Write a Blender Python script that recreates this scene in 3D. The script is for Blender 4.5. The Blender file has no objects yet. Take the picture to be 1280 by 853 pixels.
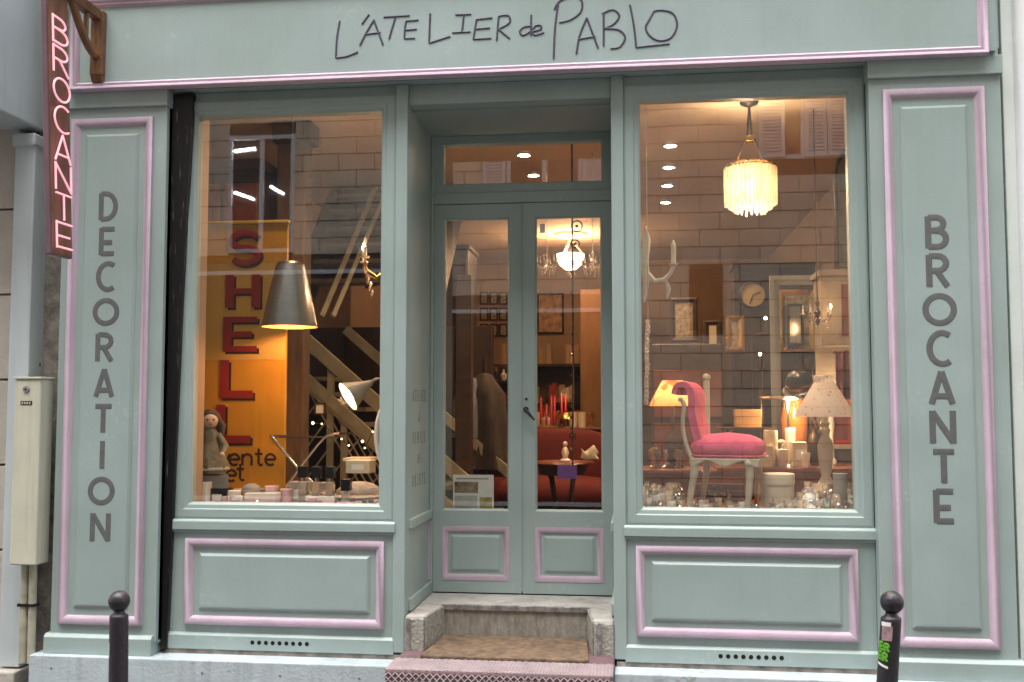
import bpy, bmesh, math, random
from mathutils import Vector, Matrix
random.seed(7)
R = math.radians
scene = bpy.context.scene
col = scene.collection

# ------------------------------------------------------------------ camera
CAM = Vector((0.669, -5.3, 1.62)); FPX = 1266.37
pt, yw = R(3.729), R(6.985)
FW = Vector((-math.sin(yw)*math.cos(pt), math.cos(yw)*math.cos(pt), math.sin(pt)))
RT = Vector((math.cos(yw), math.sin(yw), 0)); UP = RT.cross(FW)
cd = bpy.data.cameras.new('camera'); cam = bpy.data.objects.new('camera', cd); col.objects.link(cam)
cd.sensor_width = 36; cd.lens = 36*FPX/1280; cd.clip_end = 500; cd.clip_start = 0.05
m = Matrix((RT, UP, -FW)).transposed().to_4x4(); m.translation = CAM
cam.matrix_world = m
scene.camera = cam

# ------------------------------------------------------------------ world, sun, exposure
SUN_EL, SUN_AZ = 74, 205           # azimuth: 180 = from behind the camera
w = bpy.data.worlds.new('World'); scene.world = w; w.use_nodes = True
nt = w.node_tree; bg = nt.nodes['Background']
sky = nt.nodes.new('ShaderNodeTexSky'); sky.sky_type = 'NISHITA'; sky.sun_disc = False
sky.sun_elevation = R(SUN_EL); sky.sun_rotation = R(SUN_AZ)
sky.air_density = 1.0; sky.dust_density = 4.0; sky.ozone_density = 1.0
hs = nt.nodes.new('ShaderNodeHueSaturation'); hs.inputs['Saturation'].default_value = 0.35   # a clouded sky is grey
nt.links.new(sky.outputs[0], hs.inputs['Color']); nt.links.new(hs.outputs[0], bg.inputs[0])
bg.inputs[1].default_value = 0.15
sd = bpy.data.lights.new('sun', 'SUN'); sd.energy = 1.5; sd.angle = R(60); sd.color = (1, .97, .93)
sun = bpy.data.objects.new('sun', sd); col.objects.link(sun)
az = R(SUN_AZ); el = R(SUN_EL)
tosun = Vector((math.sin(az)*math.cos(el), math.cos(az)*math.cos(el), math.sin(el)))
sun.rotation_euler = tosun.to_track_quat('Z', 'Y').to_euler(); sun.location = (0, -4, 14)
vs = scene.view_settings; vs.view_transform = 'Standard'; vs.look = 'None'; vs.gamma = 1; vs.use_curve_mapping = False
vs.exposure = 1.5

# ------------------------------------------------------------------ helpers
def at(u, v, Y):
    """the point of the plane y = Y that a pixel of the photograph looks at"""
    d = RT*((u-640)/FPX) + UP*((426.5-v)/FPX) + FW
    return CAM + d*((Y-CAM.y)/d.y)
def px(Y): return (Y-CAM.y)/FPX      # metres per pixel at depth Y

class MB:
    def __init__(s): s.v = []; s.f = []
    def add(s, vs, fs):
        n = len(s.v); s.v += [tuple(p) for p in vs]; s.f += [tuple(i+n for i in f) for f in fs]; return s
    def box(s, x0, x1, y0, y1, z0, z1):
        return s.add([(x0,y0,z0),(x1,y0,z0),(x1,y1,z0),(x0,y1,z0),(x0,y0,z1),(x1,y0,z1),(x1,y1,z1),(x0,y1,z1)],
                     [(0,3,2,1),(4,5,6,7),(0,1,5,4),(1,2,6,5),(2,3,7,6),(3,0,4,7)])
    def cbox(s, c, sx, sy, sz, rz=0, rx=0, ry=0):
        M = Matrix.Rotation(rz,3,'Z') @ Matrix.Rotation(rx,3,'X') @ Matrix.Rotation(ry,3,'Y'); n = len(s.v)
        s.box(-sx/2,sx/2,-sy/2,sy/2,-sz/2,sz/2)
        for i in range(n, len(s.v)): s.v[i] = tuple(M @ Vector(s.v[i]) + Vector(c))
        return s
    def prism(s, poly, y0, y1):            # poly in xz, counter clockwise seen from -y
        n = len(poly)
        vs = [(x,y0,z) for x,z in poly] + [(x,y1,z) for x,z in poly]
        return s.add(vs, [tuple(range(n)), tuple(range(2*n-1,n-1,-1))] + [(i,i+n,(i+1)%n+n,(i+1)%n) for i in range(n)])
    def prismz(s, poly, z0, z1):
        n = len(poly)
        vs = [(x,y,z0) for x,y in poly] + [(x,y,z1) for x,y in poly]
        return s.add(vs, [tuple(range(n-1,-1,-1)), tuple(range(n,2*n))] + [(i,(i+1)%n,(i+1)%n+n,i+n) for i in range(n)])
    def prismx(s, poly, x0, x1):           # poly in yz
        n = len(poly)
        vs = [(x0,y,z) for y,z in poly] + [(x1,y,z) for y,z in poly]
        return s.add(vs, [tuple(range(n-1,-1,-1)), tuple(range(n,2*n))] + [(i,(i+1)%n,(i+1)%n+n,i+n) for i in range(n)])
    def frame(s, x0, x1, z0, z1, prof):    # prof: (inset, y) swept round a rectangle in xz, mitred
        rings = [[(x0+i,y,z0+i),(x1-i,y,z0+i),(x1-i,y,z1-i),(x0+i,y,z1-i)] for i,y in prof]
        vs = [p for r in rings for p in r]; fs = []
        n = len(rings)
        for k in range(n):
            a = k*4; b = ((k+1)%n)*4
            for j in range(4): fs.append((a+j, a+(j+1)%4, b+(j+1)%4, b+j))
        return s.add(vs, fs)
    def lathe(s, prof, c=(0,0,0), n=20, axis='z', wob=None, cap=True):
        vs = []; fs = []
        for k,(r,z) in enumerate(prof):
            for j in range(n):
                a = 2*math.pi*j/n; rr = r*(wob(a,k) if wob else 1)
                p = (rr*math.cos(a), rr*math.sin(a), z)
                if axis == 'y': p = (p[0], p[2], p[1])
                elif axis == 'x': p = (p[2], p[0], p[1])
                vs.append((p[0]+c[0],p[1]+c[1],p[2]+c[2]))
        for k in range(len(prof)-1):
            for j in range(n): fs.append((k*n+j, k*n+(j+1)%n, (k+1)*n+(j+1)%n, (k+1)*n+j))
        if cap and prof[0][0] > 1e-5: fs.append(tuple(range(n-1,-1,-1)))
        if cap and prof[-1][0] > 1e-5: fs.append(tuple(range((len(prof)-1)*n, len(prof)*n)))
        return s.add(vs, fs)
    def tube(s, pts, r, n=8, flat=None, closed=False):   # flat=(axis vector, factor) squashes the section along an axis
        pts = [Vector(p) for p in pts]; N = len(pts)
        rr = r if isinstance(r, (list,tuple)) else [r]*N
        vs = []; fs = []; up = None
        for i,p in enumerate(pts):
            if closed: t = pts[(i+1)%N]-pts[i-1]
            else: t = pts[min(i+1,N-1)]-pts[max(i-1,0)]
            t.normalize()
            if up is None:
                up = Vector((0,0,1)) if abs(t.z) < .9 else Vector((0,1,0))
            a = t.cross(up); a.normalize(); up = a.cross(t); up.normalize()
            for j in range(n):
                q = 2*math.pi*j/n
                o = a*(math.cos(q)*rr[i]) + up*(math.sin(q)*rr[i])
                if flat: ax = Vector(flat[0]); o = o - ax*(o.dot(ax)*(1-flat[1]))
                vs.append(p+o)
        for i in range(N if closed else N-1):
            k = (i+1)%N
            for j in range(n): fs.append((i*n+j, i*n+(j+1)%n, k*n+(j+1)%n, k*n+j))
        if not closed: fs += [tuple(range(n-1,-1,-1)), tuple(range((N-1)*n,N*n))]
        return s.add(vs, fs)
    def ball(s, c, r, n=14, sz=1, sx=1, sy=1):
        k = n//2; prof = [(r*math.sin(math.pi*i/k), -r*math.cos(math.pi*i/k)*sz) for i in range(k+1)]
        prof[0] = (1e-4, prof[0][1]); prof[-1] = (1e-4, prof[-1][1]); a = len(s.v)
        s.lathe(prof, (0,0,0), n)
        for i in range(a, len(s.v)): x,y,z = s.v[i]; s.v[i] = (x*sx+c[0], y*sy+c[1], z+c[2])
        return s
    def move(s, d):
        s.v = [(x+d[0],y+d[1],z+d[2]) for x,y,z in s.v]; return s
    def rotz(s, a):
        c,q = math.cos(a), math.sin(a); s.v = [(x*c-y*q, x*q+y*c, z) for x,y,z in s.v]; return s
    def mesh(s, name, mat, smooth=False):
        me = bpy.data.meshes.new(name); me.from_pydata(s.v, [], s.f)
        bm = bmesh.new(); bm.from_mesh(me); bmesh.ops.recalc_face_normals(bm, faces=bm.faces); bm.to_mesh(me); bm.free()
        if smooth:
            me.polygons.foreach_set('use_smooth', [True]*len(me.polygons))
            try: me.set_sharp_from_angle(angle=R(50))
            except Exception: pass
        me.materials.append(mat); return me
    def build(s, name, mat, parent=None, bevel=0, smooth=False, local=False, loc=None):
        if parent is not None and not local:
            o = root_loc(parent); s.move((-o.x,-o.y,-o.z))
        me = s.mesh(name, mat, smooth); ob = bpy.data.objects.new(name, me); col.objects.link(ob)
        if parent is not None: ob.parent = parent
        if loc is not None: ob.location = loc
        if bevel:
            b = ob.modifiers.new('bevel','BEVEL'); b.width = bevel; b.segments = 2; b.limit_method = 'ANGLE'; b.angle_limit = R(40)
        return ob
def root_loc(o):
    v = Vector((0,0,0))
    while o is not None: v += o.location; o = o.parent
    return v
def tag(o, label=None, cat=None, group=None, kind=None):
    if label: o['label'] = label
    if cat: o['category'] = cat
    if group: o['group'] = group
    if kind: o['kind'] = kind
    return o
def thing(name, loc, label, cat, group=None):
    o = bpy.data.objects.new(name, None); o.empty_display_size = .1; col.objects.link(o); o.location = loc
    return tag(o, label, cat, group)
def struct(o): return tag(o, kind='structure')
def copy_tree(o, loc, label=None, rz=None, sc=None):
    def cp(x, p):
        c = x.copy(); col.objects.link(c); c.parent = p
        for ch in [q for q in bpy.data.objects if q.parent == x and q != c]: cp(ch, c)
        return c
    r = cp(o, None); r.location = loc
    if rz is not None: r.rotation_euler = (0,0,rz)
    if sc is not None: r.scale = (sc,)*3
    if label: r['label'] = label
    return r

# ------------------------------------------------------------------ materials
def mat(name, c, rough=.5, var=.12, scale=5, bump=0, bscale=80, metal=0, spec=.5, stretch=(1,1,1), c2=None, streak=0, coat=0, pos=(.3,.7), wear=0, wearc=(.5,.5,.48)):
    m = bpy.data.materials.new(name); m.use_nodes = True; n = m.node_tree.nodes; L = m.node_tree.links
    p = n['Principled BSDF']; p.inputs['Roughness'].default_value = rough; p.inputs['Metallic'].default_value = metal
    p.inputs['Specular IOR Level'].default_value = spec
    if coat: p.inputs['Coat Weight'].default_value = coat
    tc = n.new('ShaderNodeTexCoord'); mp = n.new('ShaderNodeMapping'); mp.inputs['Scale'].default_value = stretch
    L.new(tc.outputs['Object'], mp.inputs['Vector'])
    nz = n.new('ShaderNodeTexNoise'); nz.inputs['Scale'].default_value = scale; nz.inputs['Detail'].default_value = 8; nz.inputs['Roughness'].default_value = .6
    L.new(mp.outputs[0], nz.inputs['Vector'])
    rp = n.new('ShaderNodeValToRGB'); rp.color_ramp.elements[0].position = pos[0]; rp.color_ramp.elements[1].position = pos[1]
    d = c2 or [max(0,q*(1-var)) for q in c]; e = c if c2 else [min(1,q*(1+var)) for q in c]
    rp.color_ramp.elements[0].color = (*d[:3],1); rp.color_ramp.elements[1].color = (*e[:3],1)
    L.new(nz.outputs['Fac'], rp.inputs['Fac']); src = rp.outputs['Color']
    if streak:
        m2 = n.new('ShaderNodeMapping'); m2.inputs['Scale'].default_value = (14,14,.9); L.new(tc.outputs['Object'], m2.inputs['Vector'])
        n2 = n.new('ShaderNodeTexNoise'); n2.inputs['Scale'].default_value = 1.6; n2.inputs['Detail'].default_value = 6; L.new(m2.outputs[0], n2.inputs['Vector'])
        r2 = n.new('ShaderNodeValToRGB'); r2.color_ramp.elements[0].position = .52; r2.color_ramp.elements[1].position = .78
        r2.color_ramp.elements[0].color = (0,0,0,1); r2.color_ramp.elements[1].color = (streak,)*3+(1,)
        L.new(n2.outputs['Fac'], r2.inputs['Fac'])
        mx = n.new('ShaderNodeMix'); mx.data_type = 'RGBA'; mx.blend_type = 'MULTIPLY'
        L.new(r2.outputs['Color'], mx.inputs['Factor']); L.new(src, mx.inputs['A']); mx.inputs['B'].default_value = (.55,.53,.48,1)
        src = mx.outputs['Result']
    if wear:
        n4 = n.new('ShaderNodeTexNoise'); n4.inputs['Scale'].default_value = 34; n4.inputs['Detail'].default_value = 4; L.new(tc.outputs['Object'], n4.inputs['Vector'])
        n5 = n.new('ShaderNodeTexNoise'); n5.inputs['Scale'].default_value = 1.7; n5.inputs['Detail'].default_value = 3; L.new(tc.outputs['Object'], n5.inputs['Vector'])
        mm = n.new('ShaderNodeMath'); mm.operation = 'MULTIPLY'; L.new(n4.outputs['Fac'], mm.inputs[0]); L.new(n5.outputs['Fac'], mm.inputs[1])
        r4 = n.new('ShaderNodeValToRGB'); r4.color_ramp.elements[0].position = .395; r4.color_ramp.elements[1].position = .42
        r4.color_ramp.elements[0].color = (0,0,0,1); r4.color_ramp.elements[1].color = (wear,)*3+(1,); L.new(mm.outputs[0], r4.inputs['Fac'])
        m4 = n.new('ShaderNodeMix'); m4.data_type = 'RGBA'; L.new(r4.outputs['Color'], m4.inputs['Factor']); L.new(src, m4.inputs['A']); m4.inputs['B'].default_value = (*wearc,1); src = m4.outputs['Result']
        # broad faded patches
        r5 = n.new('ShaderNodeValToRGB'); r5.color_ramp.elements[0].position = .35; r5.color_ramp.elements[1].position = .68
        r5.color_ramp.elements[0].color = (.90,.90,.88,1); r5.color_ramp.elements[1].color = (1.0,1.0,1.0,1); L.new(n5.outputs['Fac'], r5.inputs['Fac'])
        m5 = n.new('ShaderNodeMix'); m5.data_type = 'RGBA'; m5.blend_type = 'MULTIPLY'; m5.inputs['Factor'].default_value = 1; L.new(src, m5.inputs['A']); L.new(r5.outputs['Color'], m5.inputs['B']); src = m5.outputs['Result']
    L.new(src, p.inputs['Base Color'])
    if rough > .05 and var > 0:
        mr = n.new('ShaderNodeMapRange'); mr.inputs['To Min'].default_value = max(.02,rough*.8); mr.inputs['To Max'].default_value = min(1,rough*1.2)
        L.new(nz.outputs['Fac'], mr.inputs['Value']); L.new(mr.outputs[0], p.inputs['Roughness'])
    if bump:
        b = n.new('ShaderNodeBump'); b.inputs['Strength'].default_value = bump; b.inputs['Distance'].default_value = .01
        n3 = n.new('ShaderNodeTexNoise'); n3.inputs['Scale'].default_value = bscale; n3.inputs['Detail'].default_value = 5
        L.new(mp.outputs[0], n3.inputs['Vector']); L.new(n3.outputs['Fac'], b.inputs['Height']); L.new(b.outputs[0], p.inputs['Normal'])
    return m
def emit(name, c, s):
    m = bpy.data.materials.new(name); m.use_nodes = True; p = m.node_tree.nodes['Principled BSDF']
    p.inputs['Base Color'].default_value = (*c,1); p.inputs['Emission Color'].default_value = (*c,1); p.inputs['Emission Strength'].default_value = s
    return m
def translucent(name, c, k=.6, rough=.6, pattern=None):
    m = bpy.data.materials.new(name); m.use_nodes = True; n = m.node_tree.nodes; L = m.node_tree.links
    out = n['Material Output']; n.remove(n['Principled BSDF'])
    d = n.new('ShaderNodeBsdfDiffuse'); t = n.new('ShaderNodeBsdfTranslucent'); x = n.new('ShaderNodeMixShader'); x.inputs[0].default_value = k
    tc = n.new('ShaderNodeTexCoord'); nz = n.new('ShaderNodeTexNoise'); nz.inputs['Scale'].default_value = pattern[1] if pattern else 20
    L.new(tc.outputs['Object'], nz.inputs['Vector']); rp = n.new('ShaderNodeValToRGB'); L.new(nz.outputs['Fac'], rp.inputs['Fac'])
    rp.color_ramp.elements[0].color = (*c,1)
    if pattern: rp.color_ramp.elements[0].position = pattern[2]; rp.color_ramp.elements[1].position = pattern[2]+.06; rp.color_ramp.elements[1].color = (*pattern[0],1)
    else: rp.color_ramp.elements[1].color = (*[q*.85 for q in c],1)
    L.new(rp.outputs[0], d.inputs[0]); L.new(rp.outputs[0], t.inputs[0]); L.new(d.outputs[0], x.inputs[1]); L.new(t.outputs[0], x.inputs[2]); L.new(x.outputs[0], out.inputs[0])
    return m
def pane_mat(name, refl=1.7, tint=(.96,.97,.96)):
    m = bpy.data.materials.new(name); m.use_nodes = True; n = m.node_tree.nodes; L = m.node_tree.links
    out = n['Material Output']; n.remove(n['Principled BSDF'])
    t = n.new('ShaderNodeBsdfTransparent'); t.inputs[0].default_value = (*tint,1)
    g = n.new('ShaderNodeBsdfGlossy'); g.inputs['Roughness'].default_value = .012
    # Schlick reflectance, the same from both faces of the sheet
    ge = n.new('ShaderNodeNewGeometry'); dt = n.new('ShaderNodeVectorMath'); dt.operation = 'DOT_PRODUCT'
    L.new(ge.outputs['Incoming'], dt.inputs[0]); L.new(ge.outputs['Normal'], dt.inputs[1])
    ab = n.new('ShaderNodeMath'); ab.operation = 'ABSOLUTE'; L.new(dt.outputs['Value'], ab.inputs[0])
    om = n.new('ShaderNodeMath'); om.operation = 'SUBTRACT'; om.inputs[0].default_value = 1; L.new(ab.outputs[0], om.inputs[1])
    pw_ = n.new('ShaderNodeMath'); pw_.operation = 'POWER'; pw_.inputs[1].default_value = 5; L.new(om.outputs[0], pw_.inputs[0])
    mu = n.new('ShaderNodeMath'); mu.operation = 'MULTIPLY_ADD'; mu.inputs[1].default_value = 1-.043*refl; mu.inputs[2].default_value = .043*refl; mu.use_clamp = True
    L.new(pw_.outputs[0], mu.inputs[0])
    # old glass is a little wavy
    tc = n.new('ShaderNodeTexCoord'); nz = n.new('ShaderNodeTexNoise'); nz.inputs['Scale'].default_value = 2.2; L.new(tc.outputs['Object'], nz.inputs['Vector'])
    b = n.new('ShaderNodeBump'); b.inputs['Strength'].default_value = .012; b.inputs['Distance'].default_value = .02; L.new(nz.outputs['Fac'], b.inputs['Height'])
    L.new(b.outputs[0], g.inputs['Normal'])
    x = n.new('ShaderNodeMixShader'); L.new(mu.outputs[0], x.inputs[0]); L.new(t.outputs[0], x.inputs[1]); L.new(g.outputs[0], x.inputs[2]); L.new(x.outputs[0], out.inputs[0])
    return m
def crystal_mat(name, c, k=.35):
    m = bpy.data.materials.new(name); m.use_nodes = True; n = m.node_tree.nodes; L = m.node_tree.links
    out = n['Material Output']; n.remove(n['Principled BSDF'])
    t = n.new('ShaderNodeBsdfTransparent'); t.inputs[0].default_value = (*c,1)
    g = n.new('ShaderNodeBsdfGlossy'); g.inputs['Roughness'].default_value = .06
    d = n.new('ShaderNodeBsdfTranslucent'); d.inputs[0].default_value = (*c,1)
    x0 = n.new('ShaderNodeMixShader'); x0.inputs[0].default_value = .30
    lw = n.new('ShaderNodeLayerWeight'); lw.inputs['Blend'].default_value = k
    x = n.new('ShaderNodeMixShader'); L.new(t.outputs[0], x0.inputs[1]); L.new(d.outputs[0], x0.inputs[2])
    L.new(lw.outputs['Facing'], x.inputs[0]); L.new(x0.outputs[0], x.inputs[1]); L.new(g.outputs[0], x.inputs[2]); L.new(x.outputs[0], out.inputs[0])
    return m

GREEN = mat('sage_paint', (.343,.428,.419), .40, .06, 2.5, .07, 90, streak=.10, wear=.5, wearc=(.46,.50,.48))
GREEN2 = mat('sage_panel_paint', (.338,.424,.418), .40, .06, 2.2, .07, 90, streak=.10, wear=.4, wearc=(.46,.50,.48))
LILAC = mat('lilac_paint', (.54,.42,.52), .58, .08, 6, .2, 110, streak=.15, wear=.6, wearc=(.40,.42,.40))
PLINTH = mat('pale_blue_grey_paint', (.48,.55,.59), .55, .12, 5, .3, 60, streak=.5, wear=.7, wearc=(.28,.28,.27))
LETTER = mat('grey_letter_paint', (.115,.12,.12), .6, .15, 30)
LETTER2 = mat('faded_letter_paint', (.20,.23,.22), .6, .3, 60)
WIRE = mat('dark_wire', (.075,.068,.10), .45, .1, 10, metal=.4)
BLACK = mat('scuffed_black', (.012,.013,.014), .35, .3, 30, .4, 60, stretch=(6,6,1), streak=.0)
BLKSCR = mat('black_rail', (.30,.30,.31), .3, .1, 7, .5, 40, stretch=(9,9,.7), c2=(.007,.007,.008), pos=(.61,.76))
IRON = mat('bollard_iron', (.028,.024,.030), .38, .2, 30, .25, 120)
HOLE_SHADE = mat('painted_hole_shade', (.004,.004,.004), .9, 0)  # flat black standing in for the shade inside holes and gaps
STONE = mat('threshold_stone', (.40,.385,.36), .8, .35, 6, .6, 50, wear=.8, wearc=(.16,.15,.13))
CONC = mat('pebbly_concrete', (.33,.32,.28), .9, .4, 45, .9, 70)
RISER = mat('weathered_riser', (.30,.275,.24), .85, .35, 12, .7, 40, stretch=(3,1,.9), wear=.9, wearc=(.55,.53,.48))
STEEL = mat('worn_metal_nosing', (.35,.34,.33), .45, .5, 25, .4, 80, metal=.7)
COIR = mat('coir_mat', (.20,.135,.085), .95, .5, 22, 1, 260)
OAK = mat('varnished_wood', (.17,.075,.03), .35, .45, 7, .3, 50, stretch=(6,1,1))
SIGNW = mat('sign_board_wood', (.19,.085,.05), .4, .5, 5, .25, 40, stretch=(3,3,.6))
SIGNE = mat('sign_board_mauve', (.17,.10,.125), .5, .2, 6)
NEON = emit('pink_neon', (1,.50,.58), .24)
CREAM = mat('cream_enamel', (.58,.575,.46), .4, .06, 5, .1, 60, streak=.35)
BLUEG = mat('neighbour_blue_grey', (.50,.56,.58), .5, .06, 3, .1, 90, streak=.3)
LIME = mat('limestone', (.46,.42,.37), .85, .12, 6, .4, 50)
DIRTY = mat('dirty_render', (.25,.225,.20), .9, .5, 12, .7, 40)
WHITE = mat('white_paint', (.82,.83,.85), .5, .05, 4, .15, 60, streak=.25)
PANE = pane_mat('shop_glass', 2.6)
ASPH = mat('asphalt', (.05,.05,.052), .85, .25, 60, .6, 140)
PAVE = mat('pavement_asphalt', (.09,.09,.09), .85, .25, 40, .5, 140)
KERB = mat('granite_kerb', (.3,.3,.3), .8, .2, 70, .4, 120)
OPST = mat('opposite_limestone', (.72,.60,.46), .9, .2, 2.2, .3, 60)
OPJO = mat('opposite_joint', (.14,.115,.095), .9, .2, 8)
SHUT = mat('white_shutter', (.72,.72,.72), .5, .05, 5)
# interior
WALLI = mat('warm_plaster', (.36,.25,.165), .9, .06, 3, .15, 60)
CEILI = mat('ceiling_plaster', (.66,.50,.37), .9, .04, 2)
FLOORI = mat('shop_floor_wood', (.10,.05,.028), .5, .3, 6, .2, 60, stretch=(1,6,1))
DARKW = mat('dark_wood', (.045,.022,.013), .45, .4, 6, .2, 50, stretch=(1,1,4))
REDW = mat('mahogany', (.17,.045,.02), .3, .3, 8, .15, 60, stretch=(1,4,1))
GREYW = mat('grey_green_wood', (.20,.17,.12), .5, .2, 8, .2, 60)
YELL = mat('enamel_yellow', (.50,.26,.02), .32, .10, 4, .1, 40, streak=.35)
YELL2 = mat('enamel_pale_yellow', (.50,.33,.08), .32, .1, 4)
REDL = mat('enamel_red', (.24,.018,.012), .35, .15, 8)
DKRED = mat('enamel_brown', (.035,.012,.006), .45, .2, 8)
ALU = mat('brushed_metal', (.34,.35,.37), .33, .1, 12, metal=1, stretch=(1,1,12))
CHROME = mat('chrome', (.62,.62,.62), .15, .05, 5, metal=1)
COPPER = mat('copper_inside', (.75,.33,.13), .4, .1, 6, metal=.5)
LAMPG = mat('lamp_grey', (.30,.30,.28), .4, .1, 6)
BULB = emit('lamp_bulb', (1,.78,.48), 30)
SPOT = emit('spot_lens', (1,.82,.58), 40)
PINK = mat('pink_velvet', (.66,.085,.185), .85, .25, 9, .5, 60)
CHAIRW = mat('painted_chair_wood', (.52,.46,.35), .5, .15, 12, .15, 80)
SHADEO = translucent('orange_shade', (.70,.36,.15), .5, pattern=((.42,.12,.04), 9, .56))
SHADEW = translucent('floral_shade', (.86,.82,.77), .5, pattern=((.50,.30,.30), 48, .62))
FRING = translucent('fringe_glass', (.97,.93,.84), .75)
PORC = mat('porcelain', (.80,.77,.72), .25, .06, 10, coat=.3)
CREAMB = mat('cream_box', (.62,.55,.42), .6, .08, 8)
PINKB = mat('pale_pink_card', (.70,.50,.55), .6, .06, 8)
GLASSC = crystal_mat('clear_glassware', (.97,.97,.95), .55)
GLASSD = crystal_mat('smoky_glassware', (.55,.50,.46), .5)
CRYST = crystal_mat('crystal_drop', (.95,.92,.88), .5)
BRASS = mat('brass', (.60,.38,.12), .28, .1, 8, metal=1)
SILV = mat('silver_plate', (.70,.68,.65), .2, .1, 8, metal=1)
REDF = mat('red_fabric', (.14,.016,.012), .85, .15, 6, .2, 120)
REDB = mat('red_lacquer', (.38,.02,.016), .3, .1, 6)
BLKP = mat('black_plastic', (.008,.008,.008), .35, .1, 10)
SKIN = mat('doll_face', (.55,.38,.28), .5, .05, 8)
HAIR = mat('doll_hair', (.05,.028,.015), .7, .3, 40, .6, 120)
DRESS = mat('doll_dress', (.17,.15,.10), .9, .3, 22, .5, 90)
LACE = mat('lace_cloth', (.45,.37,.30), .9, .35, 30, .6, 60)
PAPER = mat('printed_paper', (.80,.80,.77), .6, .05, 8)
PHOTO = mat('photo_print', (.30,.24,.17), .5, .7, 26)
PURP = mat('purple_card', (.20,.10,.42), .4, .25, 20)
MIRR = mat('old_mirror', (.55,.52,.48), .12, .15, 6, metal=1)
WAX = mat('candle_wax', (.72,.67,.58), .5, .04, 6)
PLASTW = mat('white_plaster_carving', (.62,.58,.52), .7, .1, 14, .3, 60)
CARDG = mat('grey_card', (.30,.29,.28), .7, .15, 12)
STICKG = mat('sticker_green', (.13,.42,.03), .4, .2, 20)
STICKD = mat('sticker_dark', (.012,.03,.012), .5, .2, 20)
CLOCKF = mat('clock_face', (.55,.42,.20), .5, .08, 8)
BOOKS = [mat('book_cloth_%d' % i, c, .7, .12, 12) for i, c in enumerate([(.45,.05,.03),(.30,.10,.04),(.50,.34,.18),(.10,.05,.04),(.55,.08,.06),(.34,.26,.16)])]
def antislip():
    m = bpy.data.materials.new('antislip_tread'); m.use_nodes = True; n = m.node_tree.nodes; L = m.node_tree.links; p = n['Principled BSDF']
    tc = n.new('ShaderNodeTexCoord'); mp = n.new('ShaderNodeMapping'); mp.inputs['Rotation'].default_value = (R(45),0,R(45)) ; mp.inputs['Scale'].default_value = (1,1,1)
    L.new(tc.outputs['Object'], mp.inputs['Vector'])
    nz = n.new('ShaderNodeTexNoise'); nz.inputs['Scale'].default_value = 14; L.new(tc.outputs['Object'], nz.inputs['Vector'])
    rp = n.new('ShaderNodeValToRGB'); rp.color_ramp.elements[0].color = (.10,.055,.06,1); rp.color_ramp.elements[1].color = (.20,.12,.13,1)
    L.new(nz.outputs['Fac'], rp.inputs['Fac']); L.new(rp.outputs[0], p.inputs['Base Color']); p.inputs['Roughness'].default_value = .55
    return m
TREAD = antislip()

# ================================================================== THE SETTING
GZ = .12
struct(MB().box(-40,40,-60,-2.05,-.4,0).build('road', ASPH))
struct(MB().box(-40,40,-1.9,60,-.4,GZ).build('pavement', PAVE))
struct(MB().box(-40,40,-2.05,-1.9,-.4,GZ+.012).build('kerb', KERB, bevel=.015))
struct(MB().box(-40,40,-7.95,-6.6,-.3,GZ+.004).build('far_pavement', PAVE))

# ------------------------------------------------------------------ the building across the street (it mirrors in the glass)
OY = -8.0
opp = thing('opposite_building', (0,OY,0), 'pale coursed stone building across the street, seen mirrored in the shop glass', 'building')
MB().box(-16,16,OY-7,OY-.03,0,13.0).build('wall_core', OPJO, opp)
openings = [(-4.95,-4.0,3.75,5.4),(1.37,1.80,2.62,3.42),(2.30,3.42,4.85,6.7),(-1.2,-.1,4.85,6.7),(-2.35,.62,.2,3.05),(-6.3,-2.5,.35,3.5),(5.2,6.3,4.85,6.7),(-8.4,-7.3,4.85,6.7),(4.6,5.7,.9,2.6)]
bl = MB(); ch, cw = .232, .515
for r in range(56):
    z0 = r*ch+.0065; z1 = (r+1)*ch-.0065
    x = -16 + (r % 2)*cw/2
    while x < 16:
        x0, x1 = x+.005, x+cw-.005; x += cw
        if any(x0 < b and x1 > a and z0 < d and z1 > c for a,b,c,d in openings):
            for a,b,c,d in openings:         # cut the stone at an opening
                if x0 < b and x1 > a and z0 < d and z1 > c:
                    if x0 < a-.02: bl.box(x0,a,OY-.05,OY+random.uniform(0,.008),z0,z1)
                    if x1 > b+.02: bl.box(b,x1,OY-.05,OY+random.uniform(0,.008),z0,z1)
            continue
        bl.box(x0,x1,OY-.05,OY+random.uniform(0,.008),z0,z1)
tag(bl.build('stone_blocks', OPST, opp), kind='stuff')
OPW = mat('opposite_window_dark', (.018,.02,.022), .15, .1, 3)
TUBEL = emit('fluorescent_tube', (.95,1,.98), 14)
for i,(a,b,c,d) in enumerate(openings):
    g = MB().box(a+.05,b-.05,OY-.028,OY-.02,c+.05,d-.05).build('window_pane', OPW, opp)
    f = MB(); f.frame(a,b,c,d,[(0,OY-.02),(0,OY+.02),(.055,OY+.02),(.055,OY-.02)]); f.box((a+b)/2-.03,(a+b)/2+.03,OY-.02,OY+.015,c+.05,d-.05) if b-a < 2 else None
    f.build('window_frame', SHUT if i != 1 else OPW, opp)
MB().box(-16,16,OY-.02,OY+.12,13.0,13.3).build('cornice', OPST, opp)
def shutter(x0,x1,z0,z1):
    s = MB(); s.frame(x0,x1,z0,z1,[(0,OY+.02),(0,OY+.06),(.05,OY+.06),(.05,OY+.02)])
    z = z0+.06
    while z < z1-.06:
        s.cbox(((x0+x1)/2,OY+.04,z),x1-x0-.1,.01,.05,rx=R(35)); z += .045
    s.build('shutter', SHUT, opp)
for a,b in ((2.28,2.62),(2.87,3.15),(3.16,3.44),(-1.55,-1.22),(-.08,.25)): shutter(a,b,4.87,6.68)

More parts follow.
